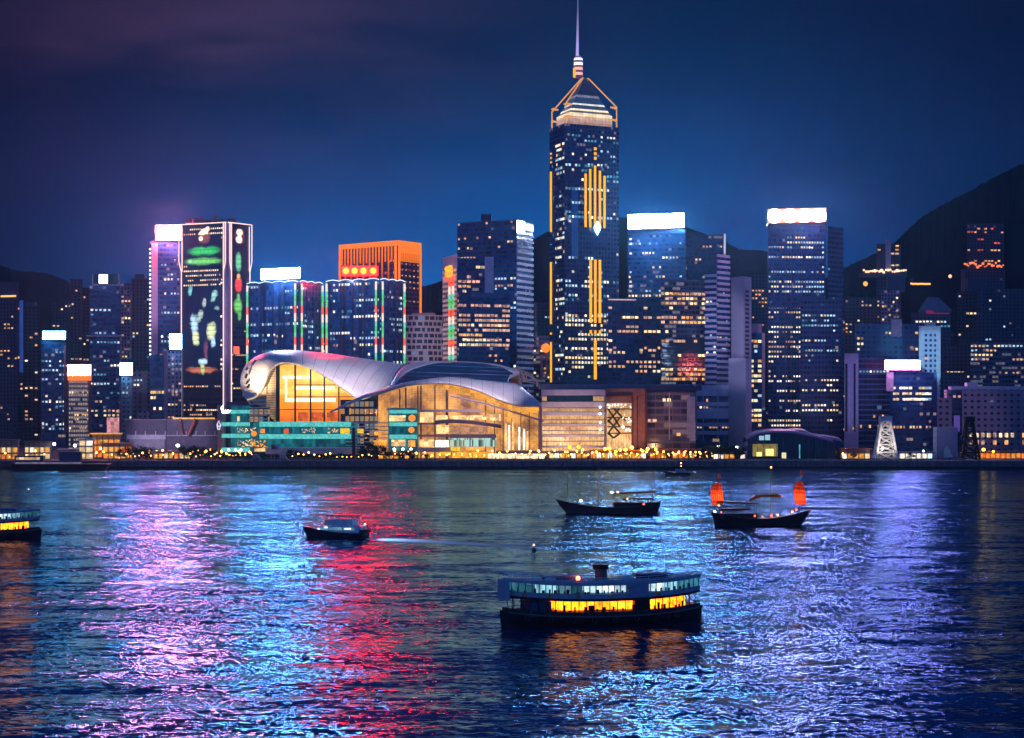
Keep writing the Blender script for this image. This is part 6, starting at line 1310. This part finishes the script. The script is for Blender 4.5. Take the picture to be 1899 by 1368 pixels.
# wake
def wakem(tt):
    p = pos(tt); n = tt.noise(tt.vm('MULTIPLY', p, (.06, .35, 1)), 1.0, 4, .65); uv = tt.n('ShaderNodeUVMap').outputs[0]; u, v, _ = tt.sep(uv)
    f = tt.m('MULTIPLY', tt.m('MULTIPLY', tt.rng(n, .22, .46), tt.rng(u, 0, 62, 1.0, .35)), tt.rng(tt.m('ABSOLUTE', tt.m('SUBTRACT', v, .5)), .5, .2)); d0 = tt.bsdf((.88, .93, .95), .7, .2); g0 = tt.n('ShaderNodeBsdfGlossy'); tt.put(g0.inputs['Color'], (.62, .85, 1)); g0.inputs['Roughness'].default_value = .5; m0 = tt.n('ShaderNodeMixShader'); m0.inputs[0].default_value = .25; tt.nt.links.new(d0, m0.inputs[1]); tt.nt.links.new(g0.outputs[0], m0.inputs[2]); d = m0.outputs[0]
    tr = tt.n('ShaderNodeBsdfTransparent').outputs[0]; mx = tt.n('ShaderNodeMixShader'); tt.put(mx.inputs[0], f); tt.nt.links.new(tr, mx.inputs[1]); tt.nt.links.new(d, mx.inputs[2]); return mx.outputs[0]
b = MB(); pts = [(679, 999, 4), (700, 1000, 8.5), (740, 1001.5, 9.5), (800, 1004, 9.5), (870, 1008, 9), (940, 1013, 8), (1010, 1018, 7)]
c = []
for px, py, w in pts: Y = CAMH*F/(py-HY); c.append((XY(px, Y), w))
for i in range(len(c)-1):
    (p, w), (q, w2) = c[i], c[i+1]; u0, u1 = i*10.0, (i+1)*10.0
    b.poly([(p.x, p.y-w, .03), (q.x, q.y-w2, .03), (q.x, q.y+w2, .03), (p.x, p.y+w, .03)], [(u0, 0), (u1, 0), (u1, 1), (u0, 1)])
tag(b.build('wake', mat('wake_foam', wakem)), 'pale blue foam wake trailing behind the motor yacht', 'wake', kind='stuff')
# junks
def junk(label, loc, rz, sailc, hullm, glow, seed, ghost=False):
    rt = thing('junk_boat', label, 'junk', loc, None, rz); L, B = 28.0, 6.6
    zd = lambda x: 2.3+2.2*max(0, (-x-3)/11)**1.6+2.9*max(0, (x-1)/13)**2.0
    hull(L, B, zd, 1.0, 1.2, 3.4, 5, 2.0).build('hull', hullm, rt, local=True, smooth=True)
    b = MB(); band(b, L, lambda x: 2.4, lambda x: 2.4, lambda x: 3.9, -12.5, -.5); b.build('deck_house', plain('junk_house', (.03, .015, .02)), rt, local=True)
    b = MB(); band(b, L, lambda x: 2.6, lambda x: 6.9-.05*x, lambda x: 7.3-.05*x, -13.0, -.2); b.build('awning', plain('junk_awning', (.05, .02, .03)), rt, local=True)
    for x in (-12.4, -8.4, -4.4, -.8):
        for y in (-2.3, 2.3): b = MB(); b.tube([(x, y, 3.0), (x, y, 7.0)], .09, 5); b.build('awning_post', M['dark'], rt, local=True)
    b = MB(); band(b, L, lambda x: 2.45, lambda x: 4.9, lambda x: 5.5, -12.4, -3.0); b.build('upper_rail', plain('junk_house', (.03, .015, .02)), rt, local=True)
    def mast(x, h, r_): b = MB(); b.tube([(x, 0, 2), (x, 0, h)], [r_, r_*.5], 6); b.build('mast', plain('mast_wood', (.10, .07, .12)), rt, local=True)
    mast(4.2, 18.5, .16); mast(-13.2, 15.5, .13); mast(13.6, 16.0, .13)
    def sail(x, z0, z1, w0, w1, top, name='sail'):
        b = MB(); n = 12; rows = []
        for i in range(n+1):
            f = i/n; z = z0+(z1-z0)*f; l = -w0*(.82+.30*math.sin(math.pi*f*.75))*(1-max(0, f-.72)*2.2); rgt = w1*(1.0-.55*f**2.2)
            if f > .97: l, rgt = -w0*.10, w1*.16
            rows.append([(x+l+(rgt-l)*k/6, .35*math.sin(math.pi*k/6)+(.04 if i % 2 else -.04), z+.25*(k/6-.5)*top) for k in range(7)])
        b.grid(rows); o = b.build(name, sailc, rt, local=True, smooth=True); md = o.modifiers.new('t', 'SOLIDIFY'); md.thickness = .06
        t2 = MB()
        for i in range(2, n, 2): t2.tube([tuple(Vector(rows[i][0])+Vector((0, -.12, 0))), tuple(Vector(rows[i][3])+Vector((0, -.12, 0))), tuple(Vector(rows[i][6])+Vector((0, -.12, 0)))], .07, 4)
        d = t2.build('batten', plain('batten_wood', (.12, .02, .015)), o, local=True)
    if not ghost: sail(-13.2, 6.6, 14.0, 2.1, 2.0, 1); sail(13.6, 6.6, 14.2, 1.8, 2.0, -1)
    if not ghost:
        b = MB(); pts = [(-3.0, 0, 8.0), (-.6, 0, 9.2), (2, 0, 9.6), (6.5, 0, 9.5), (7.8, 0, 9.3)]; b.tube(pts, [.25, .6, .25, .5, .15], 7); b.build('furled_sail', sailc, rt, local=True)
        for x, h in ((-13.1, 15.2), (13.7, 16.2)): b = MB(); b.grid([[(x, 0, h), (x+.5, .1, h+.1), (x+1.0, 0, h)], [(x, 0, h+1.4), (x+.4, .1, h+1.5), (x+.7, 0, h+1.4)]]); o = b.build('pennant', sailc, rt, local=True); o.modifiers.new('t', 'SOLIDIFY').thickness = .04
        b = MB(); b.ball((4.2, 0, 18.7), .3, 6); b.build('masthead_lamp', emis('masthead_orange', (1, .45, .12), 7), rt, local=True)
    for (x, y, z, rr_, m) in glow: b = MB(); b.ball((x, y, z), rr_, 6); b.build('deck_lamp', m, rt, local=True)
    b = MB(); b.tube([(14, 0, 5.4), (18.5, 0, 6.9)], [.14, .06], 6); b.build('bowsprit', M['dark'], rt, local=True)
    return rt
def sailm(tt):
    n = tt.noise(pos(tt), .5, 3, .6); c = tt.vm('SCALE', (.80, .13, .02), scale=tt.rng(n, .3, .7, .8, 1.15)); d = tt.bsdf(c, .8, .1); tr = tt.n('ShaderNodeBsdfTranslucent').outputs; 
    return tt.bsdf(c, .8, .1)
SR = mat('red_sail_cloth', sailm); RL = emis('deck_red_lamp', (1, .12, .06), 5); OL = emis('deck_orange_lamp', (1, .45, .15), 5); WLp = emis('deck_white_lamp', (1, .95, .9), 8)
q = P(1406, 0, 708); JR = junk('dark wooden junk with two red battened sails', (q.x, 708, 0), math.radians(3), SR, mat('black_junk_hull', lambda tt: tt.bsdf((.006, .004, .007), .45, .3)), [(-13.2, -2.6, 6.6, .3, OL), (3.9, -2.4, 3.2, .4, RL), (6.0, -2.2, 3.4, .34, OL), (10.8, -1.6, 4.4, .36, OL), (12.2, -1.1, 5.1, .3, RL), (-14.2, -1, 4.6, .32, WLp), (-1.5, -2.6, 3.2, .3, RL), (-12.4, -2.5, 4.4, .22, RL), (1.0, -2.5, 2.9, .26, RL)], 1)
BS = plain('blue_sail_cloth', (.30, .46, .70), .8)
q = P(1135, 0, 784); JG = junk('dark junk with bare masts and white deck lamps', (q.x, 784, 0), math.radians(181), BS, M['hullred'], [(9.6, 2.0, 4.6, .42, WLp), (.2, 2.5, 7.6, .36, WLp), (-1.6, 2.5, 7.6, .3, OL), (-9.5, 2.5, 3.4, .3, RL), (-4.5, 2.5, 5.3, .26, OL)], 2, True); JG.scale = (1.17, 1.1, 1.0)
# lights added in mid-air before the red sails to brighten the cloth
for lx, lz in ((-12.8, 9.3), (13.4, 8.9)):
    for ly in (-1.7,):
        l = bpy.data.lights.new('sail_fill_light', 'POINT'); l.energy = 900; l.color = (1, .30, .10); l.shadow_soft_size = .25; o = bpy.data.objects.new('sail_fill_light', l); COL.objects.link(o); o.parent = JR; o.location = (lx, ly, lz)
q = P(1258, 0, 1200); rt = thing('work_boat', 'small dark work boat with an orange lamp near the far shore', 'boat', (q.x, 1200, 0), None, math.radians(178))
hull(14, 4, lambda x: 1.2+.03*max(0, x)**1.6, .6, 0, 1, 8, 2).build('hull', M['hullred'], rt, local=True, smooth=True); b = MB(); b.box(-4, -1.3, 1.2, 1.5, 1.3, 3.0); b.build('cabin', plain('boat_cabin', (.3, .3, .4)), rt, local=True); b = MB(); b.tube([(-1.5, 0, 3), (-1.5, 0, 6.2)], .08, 5); b.build('mast', M['dark'], rt, local=True)
for z, rr_ in ((6.2, .42), (4.6, .3)): b = MB(); b.ball((-1.5, -.1, z), rr_, 6); b.build('lamp', emis('boat_orange_lamp', (1, .42, .14), 8), rt, local=True)
for lab, px, py in (('small lit buoy far left on the water', 53, 913), ('small lit buoy above the near ferry funnel', 990, 1020)):
    Y = CAMH*F/(py-HY); q = XY(px, Y); rt = thing('buoy', lab, 'buoy', (q.x, Y, 0)); b = MB(); b.lathe([(0, -.4), (.7, -.2), (.6, .4), (.12, .7), (.1, 1.2)], (q.x, Y, 0), 10); b.build('float', M['black'], rt); b = MB(); b.ball((q.x, Y, 1.4), .34, 6); b.build('lamp', emis('buoy_lamp', (1, .62, .5), 1.6), rt)
# ------------------------------------------------------------------ floodlights that wash facades
def flood(tx, ty, TY, cone, color, power, off=(0, -70, -30)):
    tgt = P(tx, ty, TY); l = bpy.data.lights.new('floodlight', 'SPOT'); l.energy = power; l.color = color; l.spot_size = math.radians(cone); l.spot_blend = .7; l.shadow_soft_size = .6
    o = bpy.data.objects.new('floodlight', l); COL.objects.link(o); o.location = tgt+Vector(off); o.rotation_euler = (tgt-o.location).to_track_quat('-Z', 'Y').to_euler(); return o
flood(476, 702, 1392, 60, (1, .74, .42), 3.6e5, (-18, -34, -22))          # cream wash on the dome's nose
flood(620, 690, 1405, 75, (1, .86, .92), 1.4e5, (30, -60, 6))             # lavender wash on the left shell
flood(880, 700, 1372, 70, (1, .86, .92), 1.5e5, (20, -60, 10))            # second shell
flood(1375, 640, 1530, 34, (.55, .58, 1), 1.7e5, (-20, -120, -30))        # grey concrete tower
flood(1345, 600, 1570, 40, (.68, .62, 1), 1.0e5, (0, -110, -20))          # banded towers
flood(1724, 660, 1640, 20, (.35, .68, 1), 5e5, (-5, -140, -20))           # pale blue building
flood(975, 560, 1670, 30, (.5, .66, 1), 4e5, (25, -150, 0))               # white banded side
flood(287, 550, 1700, 22, (.75, .42, .85), 3.5e5, (-5, -150, 0))          # lavender strip
flood(788, 640, 1615, 30, (.75, .58, .80), 1.4e5, (0, -110, 10))          # lattice building
flood(1180, 780, 1380, 70, (1, .42, .16), 3e4, (0, -30, -14))             # brown portal
flood(1060, 790, 1370, 80, (1, .62, .45), 3e4, (0, -34, -8))              # exhibition wing ledges
flood(1250, 800, 1400, 80, (1, .5, .22), 1.6e4, (0, -38, -10))              # amber light added to warm the dim glass block
flood(1642, 815, 1325, 50, (1, .85, .7), 3.5e4, (-6, -28, -6))            # white lattice tower
flood(421, 600, 1650, 26, (.75, .52, .85), 2.6e5, (0, -150, -20))         # screen tower corner
flood(318, 806, 1440, 60, (.72, .6, .85), 1.2e5, (0, -60, 4))             # light added to brighten the plum halls
flood(1790, 780, 1510, 34, (.75, .5, .8), 6e4, (-10, -110, -4))         # purple stone buildings
flood(1580, 730, 1560, 26, (.5, .5, 1), 1.8e5, (0, -130, -20))            # lavender frame tower
if HAZE:
    hz = MB(); hz.box(-3000, -60, -6, 3000, 4350, 560)
    tag(hz.build('haze', mat('night_haze', haze_mat)), kind='stuff')
